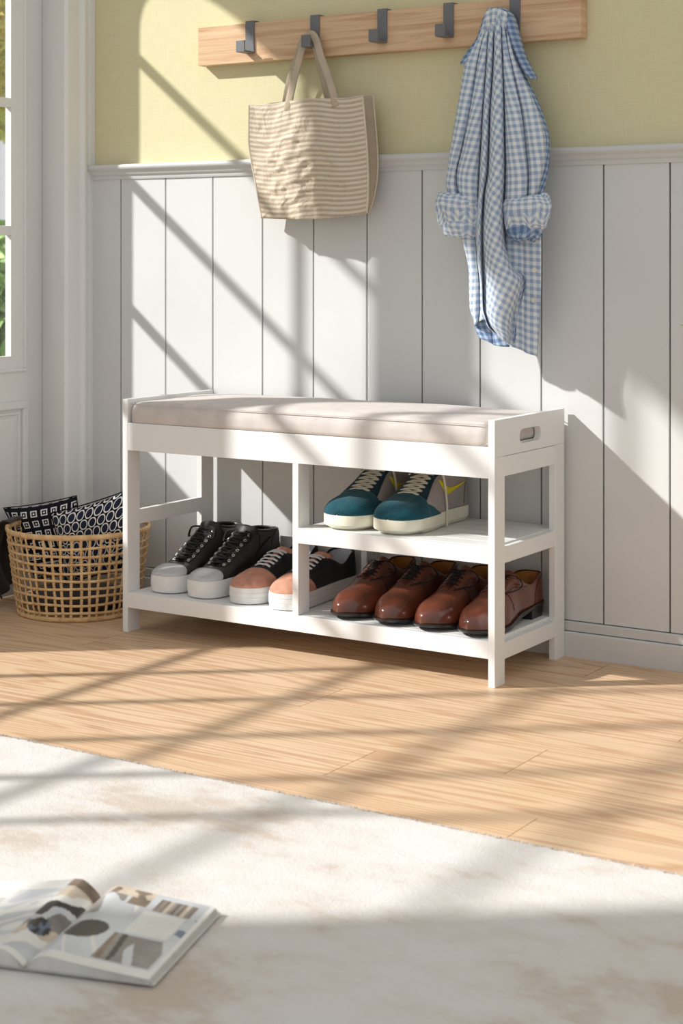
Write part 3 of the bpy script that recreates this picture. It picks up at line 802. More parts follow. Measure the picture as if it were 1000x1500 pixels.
def low_sneaker(mir, label, loc, rz, group):
    t = thing('low_sneaker', label, 'shoe', loc, rz, group); s = Shoe('low', mir)
    s.upper(t, 'black_canvas', 'grey_lining', thick=0.005)
    insole(s, t, 'grey_lining')
    s.sole('sole', t, 'rubber', [(lambda u: 0.0, -0.004), (lambda u: 0.002, 0.001), (lambda u: 0.014, 0.0035), (lambda u: 0.0145, 0.0026), (lambda u: 0.0155, 0.0026), (lambda u: 0.016, 0.0035), (lambda u: .0235, .0036), (lambda u: .024, .0026), (lambda u: .025, .0026), (lambda u: .0255, .0034), (lambda u: 0.034, 0.0026), (lambda u: 0.0348, 0.0012), (lambda u: 0.0348, -0.004)])
    s.patch('toe_cap', t, 'peach', None, None, 0.0011, nt=40, nq=32, toe=True, fn=lambda a, b: ((.735 + .03 * abs(2 * b - 1) ** 1.0 - 0.085 * max(0, abs(2 * b - 1) - .45)) * (1 - a) + .99998 * a, (2 * b - 1) * .995))
    s.tongue(t, 'peach', 0.70, 0.43, 0.094, wid=0.021)
    rows = [.465, .51, .555, .60, .645, .69]
    s.laces(t, 'white_lace', rows, 0.18, 0.0032, 0.0012, 0.003, cross=False)
    s.seam(t, 'black_lace', [[(.02, .12), (.10, .30), (.17, .55), (.20, .95)], [(.02, -.12), (.10, -.30), (.17, -.55), (.20, -.95)], [(.44, .3), (.58, .32), (.70, .30)], [(.44, -.3), (.58, -.32), (.70, -.30)]])
    return t
def high_sneaker(mir, label, loc, rz, group):
    t = thing('high_top_sneaker', label, 'shoe', loc, rz, group); s = Shoe('high', mir)
    s.upper(t, 'black_leather', 'black_canvas', thick=0.0035)
    insole(s, t, 'black_canvas')
    s.sole('sole', t, 'rubber', [(lambda u: 0.0, -0.005), (lambda u: 0.003, 0.0015), (lambda u: 0.018, 0.004), (lambda u: 0.034, 0.0035), (lambda u: 0.0385, 0.0012), (lambda u: 0.0385, -0.004)])
    s.patch('toe_cap', t, 'grey_toe', None, None, 0.0013, nt=40, nq=32, toe=True, fn=lambda a, b: ((.825 + 0.05 * abs(2 * b - 1) ** 2) * (1 - a) + .99998 * a, (2 * b - 1) * .97))
    s.tongue(t, 'black_leather', 0.74, 0.40, 0.132, wid=0.026)
    rows = [.415, .47, .52, .575, .63, .685, .735]; stays = {}
    for sg in (1, -1):
        stays[sg] = s.patch('eyestay', t, 'black_leather', None, None, 0.0009, nt=20, nq=6, fn=lambda a, b, sg=sg: (.39 + .36 * a, sg * (.02 + .22 * b)))
        s.patch('side_stripe', t, 'black_canvas', None, None, 0.0007, nt=12, nq=8, fn=lambda a, b, sg=sg: (.16 + .045 * b + .28 * a, sg * (.35 + .52 * a)))
    s.laces(t, 'black_lace', rows, 0.12, 0.0036, 0.0011, 0.003, bow=[[s.surf(.41, 0.02, .008), s.surf(.42, .2, .014), s.surf(.47, .30, .008), s.surf(.50, .16, .006)], [s.surf(.41, -0.02, .008), s.surf(.42, -.2, .014), s.surf(.47, -.30, .008), s.surf(.50, -.16, .006)]])
    s.eyelets(stays, 'metal', rows, 0.16, 0.0031, 0.0011)
    s.patch('heel_strip', t, 'black_canvas', None, None, 0.001, nt=14, nq=6, fn=lambda a, b: (.012 + .05 * b, .02 + .9 * a))
    s.patch('heel_strip', t, 'black_canvas', None, None, 0.001, nt=14, nq=6, fn=lambda a, b: (.012 + .05 * b, -(.02 + .9 * a)))
    # folded collar lip
    bm = bmesh.new(); loop = [s.surf(u, 0.002, 0.0015) for u in [0.012 + 0.35 * k / 24 for k in range(25)]] + [s.surf(u, -0.002, 0.0015) for u in [0.012 + 0.35 * k / 24 for k in range(24, -1, -1)]]
    tube(bm, loop, 0.0030, 8, closed=True); obj('collar', bm, 'black_leather', t, smooth=True)
    s.seam(t, 'black_lace', [[(.36, .1), (.33, .4), (.36, .7), (.40, .97)], [(.36, -.1), (.33, -.4), (.36, -.7), (.40, -.97)], [(.10, .1), (.17, .5), (.20, .95)], [(.10, -.1), (.17, -.5), (.20, -.95)]])
    return t
def mid_sneaker(mir, label, loc, rz, group):
    t = thing('teal_sneaker', label, 'shoe', loc, rz, group); s = Shoe('mid', mir)
    s.upper(t, 'grey_cloth', 'teal_dark', thick=0.004)
    insole(s, t, 'teal_dark')
    s.sole('sole', t, 'cream_rubber', [(lambda u: 0.0, -0.012), (lambda u: 0.001 + (0.004 if u > .8 else 0), -0.004), (lambda u: 0.008, 0.002), (lambda u: 0.0085, 0.0012), (lambda u: 0.0095, 0.0012), (lambda u: 0.010, 0.003), (lambda u: 0.029, 0.003), (lambda u: 0.0315, 0.0012), (lambda u: 0.0315, -0.004)])
    s.patch('toe_cap', t, 'teal', None, None, 0.0016, nt=44, nq=96, toe=True, fn=lambda a, b: ((.70 + .02 * abs(2 * b - 1)) * (1 - a) + .99998 * a, (2 * b - 1) * .995), rib=lambda u, q: 0.0007 * max(0, cos(q * 70)) * (1 if u > .76 else 0))
    for sg in (1, -1):
        s.patch('eyestay', t, 'teal_dark', None, None, 0.0013, nt=24, nq=8, fn=lambda a, b, sg=sg: (.39 + .34 * a, sg * (.01 + (.24 + .28 * a ** 2.5) * b)))
        s.patch('side_panel', t, 'teal', None, None, 0.0014, nt=12, nq=8, fn=lambda a, b, sg=sg: (.54 + .20 * a, sg * (1 - .0 - (.02 + .48 * a ** 1.6) * b)))
        s.patch('collar', t, 'teal_dark', None, None, 0.0016, nt=26, nq=6, fn=lambda a, b, sg=sg: (.006 + .40 * a, sg * (.0 + .22 * b)))
        s.swoosh(t, 'yellow', sg)['label'] = 'yellow tick-shaped stripe'
    bm = bmesh.new(); loop = [s.surf(u, 0.002, 0.0005) for u in [0.012 + 0.38 * k / 24 for k in range(25)]] + [s.surf(u, -0.002, 0.0005) for u in [0.012 + 0.38 * k / 24 for k in range(24, -1, -1)]]
    tube(bm, loop, 0.0038, 8, closed=True); obj('padded_collar', bm, 'teal_dark', t, smooth=True)
    s.tongue(t, 'teal_dark', 0.72, 0.40, 0.128, wid=0.024)
    rows = [.43, .475, .52, .565, .61, .655, .70]
    s.laces(t, 'cream_lace', rows, 0.15, 0.0030, 0.0012, 0.0036,
            bow=[[s.surf(.43, .02, .006), s.surf(.42, .12, .014), s.surf(.425, .30, .008), s.surf(.435, .5, .006), s.surf(.445, .75, .005), s.surf(.45, .97, .006), Vector((s.surf(.455, 1, 0).x + .006, -.455 * s.L, .012)), Vector((s.surf(.46, 1, 0).x + .007, -.46 * s.L, .002))],
                 [s.surf(.43, -.02, .006), s.surf(.40, -.15, .012), s.surf(.44, -.3, .007), s.surf(.50, -.2, .006)]])
    s.seam(t, 'teal_dark', [[(.02, .3), (.10, .5), (.13, .95)], [(.02, -.3), (.10, -.5), (.13, -.95)]])
    return t

ZS = 0.0860; ZM = 0.2617
G1, G2, G3, G4 = 'black high-top sneakers on the bottom shelf', 'black low sneakers on the bottom shelf', 'brown dress shoes on the bottom shelf', 'teal sneakers on the middle shelf'
high_sneaker(1, 'black high-top sneaker with white sole, leftmost shoe on the bottom shelf', (0.0825, -0.020, ZS), radians(0), G1)
high_sneaker(-1, 'black high-top sneaker with white sole, second from the left beside the low peach-toed pair', (0.1815, -0.022, ZS), radians(0), G1)
low_sneaker(1, 'black low sneaker with peach toe, left one beside the high-tops', (0.287, -0.022, ZS), radians(1), G2)
low_sneaker(-1, 'black low sneaker with peach toe, right one half hidden behind the divider post', (0.386, -0.028, ZS), radians(2), G2)
d1 = dress_shoe(1, 'brown lace-up dress shoe, leftmost of the four beside the divider post', (0.543, -0.030, ZS), radians(1.5), G3)
d2 = dress_shoe(-1, 'brown lace-up dress shoe, second of the four with its lace looping over the side', (0.643, -0.031, ZS), radians(1.5), G3)
copy_thing(d1, (0.7375, -0.030, ZS), radians(0.5), 'brown lace-up dress shoe, third of the four from the left', G3)
copy_thing(d2, (0.8360, -0.031, ZS), radians(0.3), 'brown lace-up dress shoe, rightmost of the four behind the front right bench leg', G3)
mid_sneaker(1, 'teal and grey sneaker with yellow tick, left one on the middle shelf', (0.538, -0.030, ZM), radians(0), G4)
mid_sneaker(-1, 'teal and grey sneaker with yellow tick, right one with a hanging lace', (0.652, -0.026, ZM), radians(0), G4)

# ================================================================== COAT RACK
rack = thing('coat_rack', 'long oak board with five dark metal hooks fixed high on the yellow wall', 'coat rack', (0, 0, 0))
obj('backboard', box(-0.024, 0.936, -0.020, 0.008, 1.245, 1.334), 'rack', rack, bevel=0.0012)
HX = [0.1245, 0.3000, 0.4730, 0.6350, 0.7900]
for hx_ in HX:
    bm = bmesh.new(); hw = 0.0118
    prof = [(0.000, 1.3375), (-0.0225, 1.3375), (-0.0225, 1.2655), (-0.0600, 1.2655), (-0.0600, 1.2900), (-0.0560, 1.2900), (-0.0560, 1.2690), (-0.0265, 1.2690), (-0.0265, 1.3410), (0.000, 1.3410)]
    prof = [(0.000, 1.3345), (0.000, 1.3380), (-0.0240, 1.3380), (-0.0240, 1.2680), (-0.0560, 1.2680), (-0.0560, 1.2900), (-0.0600, 1.2900), (-0.0600, 1.2640), (-0.0202, 1.2640), (-0.0202, 1.3345)]
    prism(bm, prof, hx_ - hw, hx_ + hw, 'x'); obj('hook', bm, 'hook', rack, bevel=0.0008)

# ================================================================== cloth from lanes
def itp(poly, v):
    """x at height v along a polyline given as (x, v)"""
    vs = [p[1] for p in poly]; xs = [p[0] for p in poly]
    return lerp_table(vs, xs, v)
def cloth(name, parent, mat, lanes, vtop, vbot, yfun, depth, nrow=60, per=14, back=-0.012, uvrot=0.0, uvoff=(0, 0), closed=True, sharp=0.62, dfun=None, vfun=None, wr=0.0014, thick=0.0012, shear=0.0):
    """gathered cloth: neighbouring lanes bulge toward the room, valleys between them.
       lanes: list of polylines (pixel x, pixel row) giving the valleys; yfun(a, b): base depth"""
    bm = bmesh.new(); P = []; UV = []; nl = len(lanes) - 1
    ca, sa = cos(uvrot), sin(uvrot); vtop_is_top = (vtop(0) if callable(vtop) else vtop) < 100
    vv = 0.0
    for i in range(nrow + 1):
        a = i / nrow; row = []; xs = []
        for k in range(nl):
            for j in range(per + (1 if k == nl - 1 else 0)):
                b = (k + j / per) / nl; f = j / per
                vt = vtop(b) if callable(vtop) else vtop; vb = vbot(b) if callable(vbot) else vbot
                v_ = vt + (vb - vt) * a
                xl, xr = itp(lanes[k], v_), itp(lanes[k + 1], v_)
                u_ = xl + (xr - xl) * (0.5 - 0.5 * cos(pi * f)) * 0.6 + (xr - xl) * f * 0.4
                dp = depth[k] if isinstance(depth, (list, tuple)) else depth
                bul = dp * max(0, sin(pi * f)) ** sharp
                if dfun: bul *= dfun(a, b)
                y_ = yfun(a, b) - bul - 0.036 * min(1, max(0, v_ - 10) / 180)
                p = at(u_, v_, y_)
                p.y += wr * noise.noise(Vector((p.x * 45, p.z * 16, k * 3.1))) + wr * 0.6 * noise.noise(Vector((p.x * 110, p.z * 60, k)))
                row.append(p)
        P.append(row)
    n = len(P[0]); mid = n // 2
    UV = []
    for i, row in enumerate(P):
        s_ = [0.0]
        for j in range(1, n): s_.append(s_[-1] + (row[j] - row[j - 1]).length)
        c = s_[mid]; u0 = row[mid].x - P[0][mid].x if False else 0
        zz = -sum((P[k][mid] - P[k - 1][mid]).length for k in range(1, i + 1))
        UV.append([((x - c) * ca - zz * sa + uvoff[0] + shear * zz, (x - c) * sa + zz * ca + uvoff[1]) for x in s_])
    grid(bm, P, 0, uv=UV)
    if closed:
        Q = [[row[j] for j in (0, n - 1)] for row in P]
        BK = []; BU = []
        for i, row in enumerate(P):
            r2 = []; u2 = []
            for j in range(0, n, 3):
                p = row[j].copy(); e = sin(pi * j / (n - 1)) ** 0.5
                bk = back - 0.030 * min(1, i / nrow * (1 if vtop_is_top else 0) + (0 if vtop_is_top else 1))
                p.y = row[j].y * (1 - e) + bk * e if j not in (0, n - 1) else row[j].y
                r2.append(p); u2.append(UV[i][j])
            if (n - 1) % 3: r2.append(row[-1].copy()); u2.append(UV[i][-1])
            BK.append(r2); BU.append(u2)
        grid(bm, BK, 1, uv=BU, flip=True)
        bmesh.ops.remove_doubles(bm, verts=bm.verts, dist=1e-5)
    o = obj(name, bm, mat, parent, smooth=True)
    sm = o.modifiers.new('thick', 'SOLIDIFY'); sm.thickness = thick; sm.offset = 0
    return o

# ================================================================== SHIRT on the fifth hook
shirt = thing('hanging_shirt', 'blue and white gingham shirt with rolled sleeves hanging from the right end of the rack', 'shirt', (0, 0, 0))
GM = ['gingham', 'gingham_dark']
L0 = [(714, 16), (706, 40), (700, 56), (680, 97), (670.6, 153), (656, 243), (653, 270), (657, 284), (668, 292)]
Lc = [(718, 16), (712, 44), (706, 60), (698, 100), (690, 150), (678, 210), (668, 262), (672, 292)]
V1 = [(721, 15), (715, 49), (712, 90), (706.6, 162), (702, 243), (700, 290)]
V1b = [(721, 15), (715, 49), (712, 90), (706.6, 162), (702, 243), (700, 290), (697, 345), (699, 380), (704, 420), (707, 450), (712, 470)]
V2 = [(726, 14), (723.7, 49), (721, 108), (717.4, 162), (713.8, 252), (708, 288), (705.5, 345), (706, 421), (706, 452), (714, 475), (728, 490)]
V3 = [(734, 14), (734.5, 45), (737, 108), (739, 162), (740, 252), (738, 300), (739, 351), (752, 393), (765, 412), (761, 432), (752, 462), (745, 505)]
V3u = [(734, 14), (734.5, 45), (737, 108), (739, 162), (740, 252), (738, 300)]
Rc = [(737, 15), (742, 60), (752, 110), (764, 165), (770, 215), (774, 262), (772, 300)]
R0 = [(740, 17), (747, 50), (752, 76), (766, 112), (782, 149), (793, 180), (799, 207), (797, 240), (792.7, 262), (786, 285), (780, 300)]
def yb(top, bot): return lambda a, b: top + (bot - top) * min(1, a * 1.4)
grow = lambda lo=0.35: (lambda a, b: lo + (1 - lo) * min(1, a * 1.5))
# tail of the shirt behind everything (lit left lobe), inner side, straight button front
cloth('tail', shirt, GM, [[(672, 322), (675, 350), (681, 368), (687, 400), (687.5, 430), (688, 450), (694.6, 471)], [(692, 322), (696, 352), (700, 390), (702, 420), (702, 455), (700, 471)], [(712, 322), (713, 352), (714, 390), (716, 420), (716, 455), (712, 471)]],
      322, lambda b: 478 - 12 * b, lambda a, b: -0.052, 0.016, 34, 12, back=-0.03, uvrot=0.1, dfun=lambda a, b: 1)
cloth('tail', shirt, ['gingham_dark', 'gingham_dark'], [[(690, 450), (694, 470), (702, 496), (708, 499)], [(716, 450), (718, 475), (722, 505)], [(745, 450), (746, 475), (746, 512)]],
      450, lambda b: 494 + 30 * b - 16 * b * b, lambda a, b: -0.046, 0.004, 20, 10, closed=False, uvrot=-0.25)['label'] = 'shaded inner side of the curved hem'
fp = cloth('front_panel', shirt, GM, [[(742, 288), (740, 340), (742, 505)], [(764, 288), (766, 340), (768, 522)], [(792, 288), (792.5, 342), (792.5, 403), (789.6, 470), (786, 522)]],
      288, lambda b: 503 + 30 * b - 11 * b * b, lambda a, b: -0.050 + 0.010 * b, [0.007, 0.003], 60, 10, closed=False, back=-0.025)
fp['label'] = 'straight button front edge'
for k, (u_, v_) in enumerate(((782.5, 395.5), (781.5, 439.5), (783, 352))):
    c = at(u_, v_, -0.0835); bm = bmesh.new()
    bmesh.ops.create_cone(bm, cap_ends=True, segments=18, radius1=0.0052, radius2=0.0044, depth=0.002, matrix=Matrix.Translation(c) @ Matrix.Rotation(pi / 2, 4, 'X'))
    tube(bm, [c + Vector((0.0046 * cos(a), -0.0012, 0.0046 * sin(a))) for a in [2 * pi * i / 16 for i in range(16)]], 0.0007, 6, closed=True)
    obj('button', bm, 'button', fp, smooth='auto')
# gathered middle
cloth('body', shirt, GM, [V1b, V2, V3], lambda b: 14, lambda b: 462 + 72 * b - 30 * b * b, lambda a, b: -0.034 - 0.006 * min(1, 2 * a) - 0.012 * max(0, a - 0.6), [0.052, 0.068], 120, 16, back=-0.030, uvrot=0.42, dfun=grow(0.45), sharp=0.62)
cloth('sleeve', shirt, GM, [L0, Lc, V1], 16, lambda b: 302, lambda a, b: -0.040 - 0.012 * min(1, 2 * a), [0.024, 0.032], 80, 14, back=-0.027, uvrot=0.10, dfun=grow(0.3), sharp=0.6)
cloth('sleeve', shirt, GM, [V3u, Rc, R0], 16, lambda b: 306, lambda a, b: -0.046 - 0.012 * min(1, 2 * a) + 0.010 * b, [0.032, 0.026], 80, 14, back=-0.027, uvrot=-0.06, dfun=grow(0.3), sharp=0.6)
# top knot over the hook
cloth('yoke', shirt, GM, [[(712, 10), (710, 22), (706, 40), (701, 60)], [(722, 10), (720, 24), (718, 44), (714, 60)], [(730, 10), (729, 24), (728, 44), (726, 60)], [(742, 10), (743, 24), (742, 44), (741, 60)]],
      lambda b: 12 + 26 * (b - 0.5) ** 2, 58, lambda a, b: -0.064 + 0.034 * a * a, 0.010, 26, 10, back=-0.030, dfun=lambda a, b: a * (1 - 0.3 * a), sharp=0.7)
# collar: two wings in gingham with shade painted into it, and the stand
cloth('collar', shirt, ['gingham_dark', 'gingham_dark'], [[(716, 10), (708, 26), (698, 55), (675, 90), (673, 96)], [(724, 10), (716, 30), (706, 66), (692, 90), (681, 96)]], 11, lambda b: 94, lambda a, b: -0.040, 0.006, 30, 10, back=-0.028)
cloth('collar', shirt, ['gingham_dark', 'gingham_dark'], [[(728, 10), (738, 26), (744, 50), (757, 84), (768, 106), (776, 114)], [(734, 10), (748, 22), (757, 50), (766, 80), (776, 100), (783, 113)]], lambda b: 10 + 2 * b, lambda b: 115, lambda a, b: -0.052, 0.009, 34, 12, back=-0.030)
# rolled cuffs
def cuff(c0, c1, r0, r1, tilt, name='cuff', mat_='gingham'):
    """thick rolled band of cloth around the sleeve end: a fat puckered ring seen from the front"""
    bm = bmesh.new(); P = []; UV = []; n = 56; m_ = 20
    ctr = (c0 + c1) / 2; half = (c1 - c0) / 2
    for i in range(n + 1):
        a = 2 * pi * i / n; row = []; uvr = []
        ex, ey = cos(a), sin(a)
        for j in range(m_ + 1):
            b = 2 * pi * j / m_
            hz = r0 * (1 + 0.10 * noise.noise(Vector((ex * 2, ey * 2, 4.0 + r0 * 100)))); th = r1 * (1 + 0.15 * noise.noise(Vector((ex * 2.4, ey * 2.4, 9.0))))
            cz, cr = sin(b), cos(b)
            cz = math.copysign(abs(cz) ** 0.8, cz); cr = math.copysign(abs(cr) ** 0.8, cr)
            rad_x = half.length - th + th * cr + 0.004 * cz; rad_y = 0.026 - th + th * cr + 0.003 * cz
            p = ctr + Vector((ex * rad_x, ey * rad_y, cz * hz + tilt * ex * half.length))
            p += Vector((1, 1, 1)) * 0.0045 * noise.noise(p * 42)
            p.z += 0.006 * noise.noise(Vector((ex * 1.6, ey * 1.6, 2.0)))
            row.append(p); uvr.append((a * half.length * 0.85, b * hz * 1.1))
        P.append(row); UV.append(uvr)
    grid(bm, P, 0, uv=UV)
    bmesh.ops.remove_doubles(bm, verts=bm.verts, dist=1e-5); bmesh.ops.recalc_face_normals(bm, faces=bm.faces)
    return obj(name, bm, mat_, shirt, smooth=True)
cuff(at(639, 307, -0.102), at(703, 311, -0.100), 0.034, 0.016, -0.08)
cuff(at(735, 314, -0.110), at(808, 313, -0.096), 0.035, 0.017, 0.06)
cuff(at(651, 334, -0.098), at(699, 336, -0.098), 0.018, 0.010, -0.06, mat_='gingham')
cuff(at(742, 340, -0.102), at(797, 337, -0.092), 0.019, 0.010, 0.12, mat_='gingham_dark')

# ================================================================== TOTE BAG
bag = thing('tote_bag', 'beige striped linen tote bag hanging by one handle from the second hook', 'bag', (0, 0, 0))
BL = [(365, 150), (364.5, 204), (369, 240), (372, 256), (378.4, 288), (383, 318)]
BR = [(531, 140), (536, 200), (538, 228), (539, 260), (538.5, 290), (537, 312)]
def bag_side(name, dy, dx, mats, seed, top_extra=0.0):
    bm = bmesh.new(); P = []; UV = []; NR, NC = 64, 60
    for i in range(NR + 1):
        a = i / NR; row = []; ur = []
        for j in range(NC + 1):
            b = j / NC
            vt = 154 - 13.5 * b + 2.5 * sin(b * pi * 3) * (1 if seed == 1 else -1) * (0.6); vb = 319 + 5 * sin(pi * b) - 7 * b
            v_ = vt + (vb - vt) * a; xl, xr = itp(BL, v_), itp(BR, v_)
            u_ = xl + (xr - xl) * b + dx * (1 - 0.85 * max(0, (a - 0.35) / 0.65) ** 3)
            p = at(u_, v_ - top_extra, dy)
            e = min(1, 6 * min(b, 1 - b)) * min(1, 0.35 + 2 * a)
            p.y -= 0.010 * sin(pi * b) * (0.4 + 0.6 * sin(pi * min(1, a))) * (1 if seed == 1 else 0.3)
            p.y -= (0.018 * noise.noise(Vector((b * 3.2 + seed, a * 1.1, seed))) + 0.006 * noise.noise(Vector((b * 9 + a * 3, a * 6 - b * 2, seed + 3))) + 0.006 * noise.noise(Vector((b * 7 , a * 1.6, seed + 7)))) * e
            ridge = 1 - abs(noise.noise(Vector((b * 6 + 0.8 * a, a * 9, seed + 11))))
            p.y -= (0.008 * ridge ** 6 * max(0, 1 - abs(a - 0.62) * 1.7) + 0.003 * noise.noise(Vector((b * 22 + a * 5, a * 13 - b * 6, seed + 5)))) * e
            row.append(p); ur.append((b * 0.33, -a * 0.27 + 0.004 * sin(b * 9)))
        P.append(row); UV.append(ur)
    grid(bm, P, 0, uv=UV); o = obj(name, bm, mats, bag, smooth=True)
    sm = o.modifiers.new('thick', 'SOLIDIFY'); sm.thickness = 0.0016; sm.offset = 0
    return P
FRP = bag_side('front_panel', -0.078, 0, 'bag', 1)
BKP = bag_side('back_panel', -0.030, 15, 'bag', 2)
# gusset on the right, folded inward between both panels, and one on the left, and the bottom
def strip(name, A, Bp, infold, mats, n=8, side=1):
    bm = bmesh.new(); P = []; UV = []; m_ = len(A)
    for i in range(m_):
        row = []; ur = []
        for k in range(n + 1):
            f = k / n; p = A[i].lerp(Bp[i], f); z_ = 1 - abs(2 * f - 1); a = i / (m_ - 1)
            p.x += side * infold * (z_ * (1 - 0.4 * a)) + side * 0.006 * sin(f * 19 + a * 2) * sin(pi * f)
            row.append(p); ur.append((f * 0.06, -a * 0.27))
        P.append(row); UV.append(ur)
    grid(bm, P, 0, uv=UV); o = obj(name, bm, mats, bag, smooth=True); sm = o.modifiers.new('thick', 'SOLIDIFY'); sm.thickness = 0.0014; sm.offset = 0
strip('gusset', [r[-1] for r in FRP], [r[-1] for r in BKP], -0.034, 'bag_plain')
strip('gusset', [r[0] for r in FRP], [r[0] for r in BKP], 0.012, 'bag_plain')
strip('bag_bottom', FRP[-1], BKP[-1], 0.0, 'bag')
bm = bmesh.new()
for L_ in ([r[-1] for r in FRP], [r[-1] for r in BKP], [r[0] for r in FRP]): tube(bm, L_, 0.0023, 6)
tube(bm, FRP[0], 0.0012, 6); tube(bm, BKP[0], 0.0012, 6); obj('edge_binding', bm, 'bag_edge', bag, smooth=True)
hk = Vector((HX[1], -0.040, 1.2685))
def handle(pts, ys, name='handle'):
    bm = bmesh.new(); P_ = [at(u_, v_, y_) for (u_, v_), y_ in zip(pts, ys)]
    tube(bm, P_, 0, 8, (0.0088, 0.0016, (0.25, -1, 0.1)), smooth=6); obj(name, bm, 'bag_plain', bag, smooth=True)
handle([(421, 162), (423, 150), (430, 117), (437, 90), (443, 68), (449, 57), (456, 50), (463, 60), (470, 84), (481, 114), (489, 141), (492, 156)], [-.0815, -.081, -.070, -.058, -.048, -.043, -.041, -.042, -.050, -.064, -.080, -.083])
handle([(417, 160), (424, 120), (434, 88), (441, 66), (448, 55), (456, 52), (461, 62), (467, 88), (475, 118), (482, 150)], [-.024, -.028, -.032, -.036, -.038, -.038, -.037, -.034, -.028, -.025])

# ================================================================== BASKET with pillows
BC = Vector((-0.228, -0.200, 0)); R0_, R1_, HB = 0.134, 0.161, 0.193
basket = thing('wicker_basket', 'round open-weave rattan basket on the floor by the door, holding patterned pillows', 'basket', BC)
def rad(z): return R0_ + (R1_ - R0_) * (z / HB) ** 0.8
bm = bmesh.new(); NSV = 46
for k in range(NSV):
    a = 2 * pi * k / NSV; r_ = Vector((cos(a), sin(a), 0)); tn = Vector((-sin(a), cos(a), 0))
    pts = [r_ * (rad(z) + (0.0012 if (i % 2) else -0.0012)) + Vector((0, 0, z)) + tn * 0.0022 * sin(k * 1.9 + z * 14) for i, z in enumerate([0.002 + (HB - 0.006) * j / 20 for j in range(21)])]
    tube(bm, pts, 0, 6, (0.0034, 0.0011, r_))
for j in range(9):
    z = 0.020 + j * 0.0182
    pts = [Vector((cos(a), sin(a), 0)) * (rad(z) + 0.0012 + 0.0006 * (1 if k % 2 else -1)) + Vector((0, 0, z + 0.0012 * sin(a * 5 + j * 2))) for k, a in enumerate([2 * pi * i / 92 for i in range(92)])]
    tube(bm, pts, 0, 6, (0.0030, 0.0011, [Vector((p.x, p.y, 0)).normalized() for p in pts]), closed=True)
wv_ = obj('weave', bm, 'rattan', basket, smooth=True)
def hoop(z, hw, th, dr=0.0, name='rim'):
    bm = bmesh.new(); pts = [Vector((cos(a), sin(a), 0)) * (rad(z) + dr) + Vector((0, 0, z)) for a in [2 * pi * i / 96 for i in range(96)]]
    tube(bm, pts, 0, 8, (hw, th, [Vector((p.x, p.y, 0)).normalized() for p in pts]), closed=True)
    for i in range(14):
        a = 2 * pi * i / 14 + 0.2; c = Vector((cos(a), sin(a), 0)); p = c * (rad(z) + dr) + Vector((0, 0, z)); tn = Vector((-sin(a), cos(a), 0))
        ring = [p + c * ((th + 0.0006) * cos(b)) + Vector((0, 0, (hw + 0.0006) * sin(b))) for b in [2 * pi * q / 12 for q in range(12)]]
        tube(bm, ring, 0.0008, 5, closed=True)
    return obj(name, bm, 'rattan', basket, smooth=True)
hoop(HB - 0.003, 0.0062, 0.0034); hoop(0.006, 0.0055, 0.003, 0, 'foot_band')
bm = bmesh.new()
for i in range(16):
    x = -0.12 + 0.016 * i; h = sqrt(max(0, (R0_ - 0.004) ** 2 - x * x)); B(bm, x - 0.0035, x + 0.0035, -h, h, 0.004, 0.006); B(bm, -h, h, x - 0.0035, x + 0.0035, 0.0062, 0.008)
obj('basket_bottom', bm, 'rattan', basket)

def pillow(name, label, c, mat, ps, thick, tw=0.0):
    """ps: four corners TL, TR, BR, BL"""
    t = thing(name, label, 'pillow', c)
    n = 36; bm = bmesh.new(); c0 = sum(ps, Vector()) / 4
    nrm = (ps[1] - ps[0]).cross(ps[3] - ps[0]).normalized()
    if nrm.y > 0: nrm = -nrm
    wd = (ps[1] - ps[0]).length; hd = (ps[3] - ps[0]).length
    for sd_ in (1, -1):
        P = []; UV = []
        for i in range(n + 1):
            row = []; ur = []
            for j in range(n + 1):
                a, b = i / n, j / n
                A, Bq = 2 * a - 1, 2 * b - 1
                ins = 0.045
                aa = a + ins * A * -1 * (1 - Bq * Bq) * abs(A); bb = b + ins * Bq * -1 * (1 - A * A) * abs(Bq)
                p = ps[0].lerp(ps[1], bb).lerp(ps[3].lerp(ps[2], bb), aa)
                h = thick * ((1 - A ** 4) * (1 - Bq ** 4)) ** 0.62
                p = p + nrm * sd_ * h + nrm * 0.004 * noise.noise(p * 25) * (1 if h > 0.001 else 0)
                row.append(p - Vector(c)); ur.append((b * wd + 0.013, -a * hd + 0.006))
            P.append(row); UV.append(ur)
        grid(bm, P, 0, uv=UV, flip=sd_ < 0)
    bmesh.ops.remove_doubles(bm, verts=bm.verts, dist=1e-5)
    bmesh.ops.recalc_face_normals(bm, faces=bm.faces)
    obj('pillow_cover', bm, mat, t, smooth=True)
    bm = bmesh.new()
    edge = []
    for a, b in ((0, 1), (1, 2), (2, 3), (3, 0)):
        for k in range(12):
            f = k / 12; A = 2 * f - 1; p = ps[a].lerp(ps[b], f); cc_ = (c0 - p); mid = 0.045 * (1 - A * A); q = ps[(b + 1) % 4 if True else 0]
            edge.append(p.lerp(c0, mid * 1.0) - Vector(c))
    tube(bm, edge, 0.0014, 6, closed=True); obj('piping', bm, mat, t, smooth=True)
    return t
pillow('square_patterned_pillow', 'black pillow with small white squares poking out of the left of the basket', BC + Vector((-0.05, 0.03, 0.14)), 'squares',
       [at(5, 744, -0.216), at(112, 726, -0.16), at(132, 838, -0.15), at(52, 850, -0.185)], 0.028)
pillow('circle_patterned_pillow', 'black pillow with white rings resting in the right of the basket', BC + Vector((0.05, -0.01, 0.14)), 'circles',
       [at(74, 752, -0.262), at(197, 714, -0.225), at(178, 836, -0.205), at(96, 856, -0.232)], 0.028)
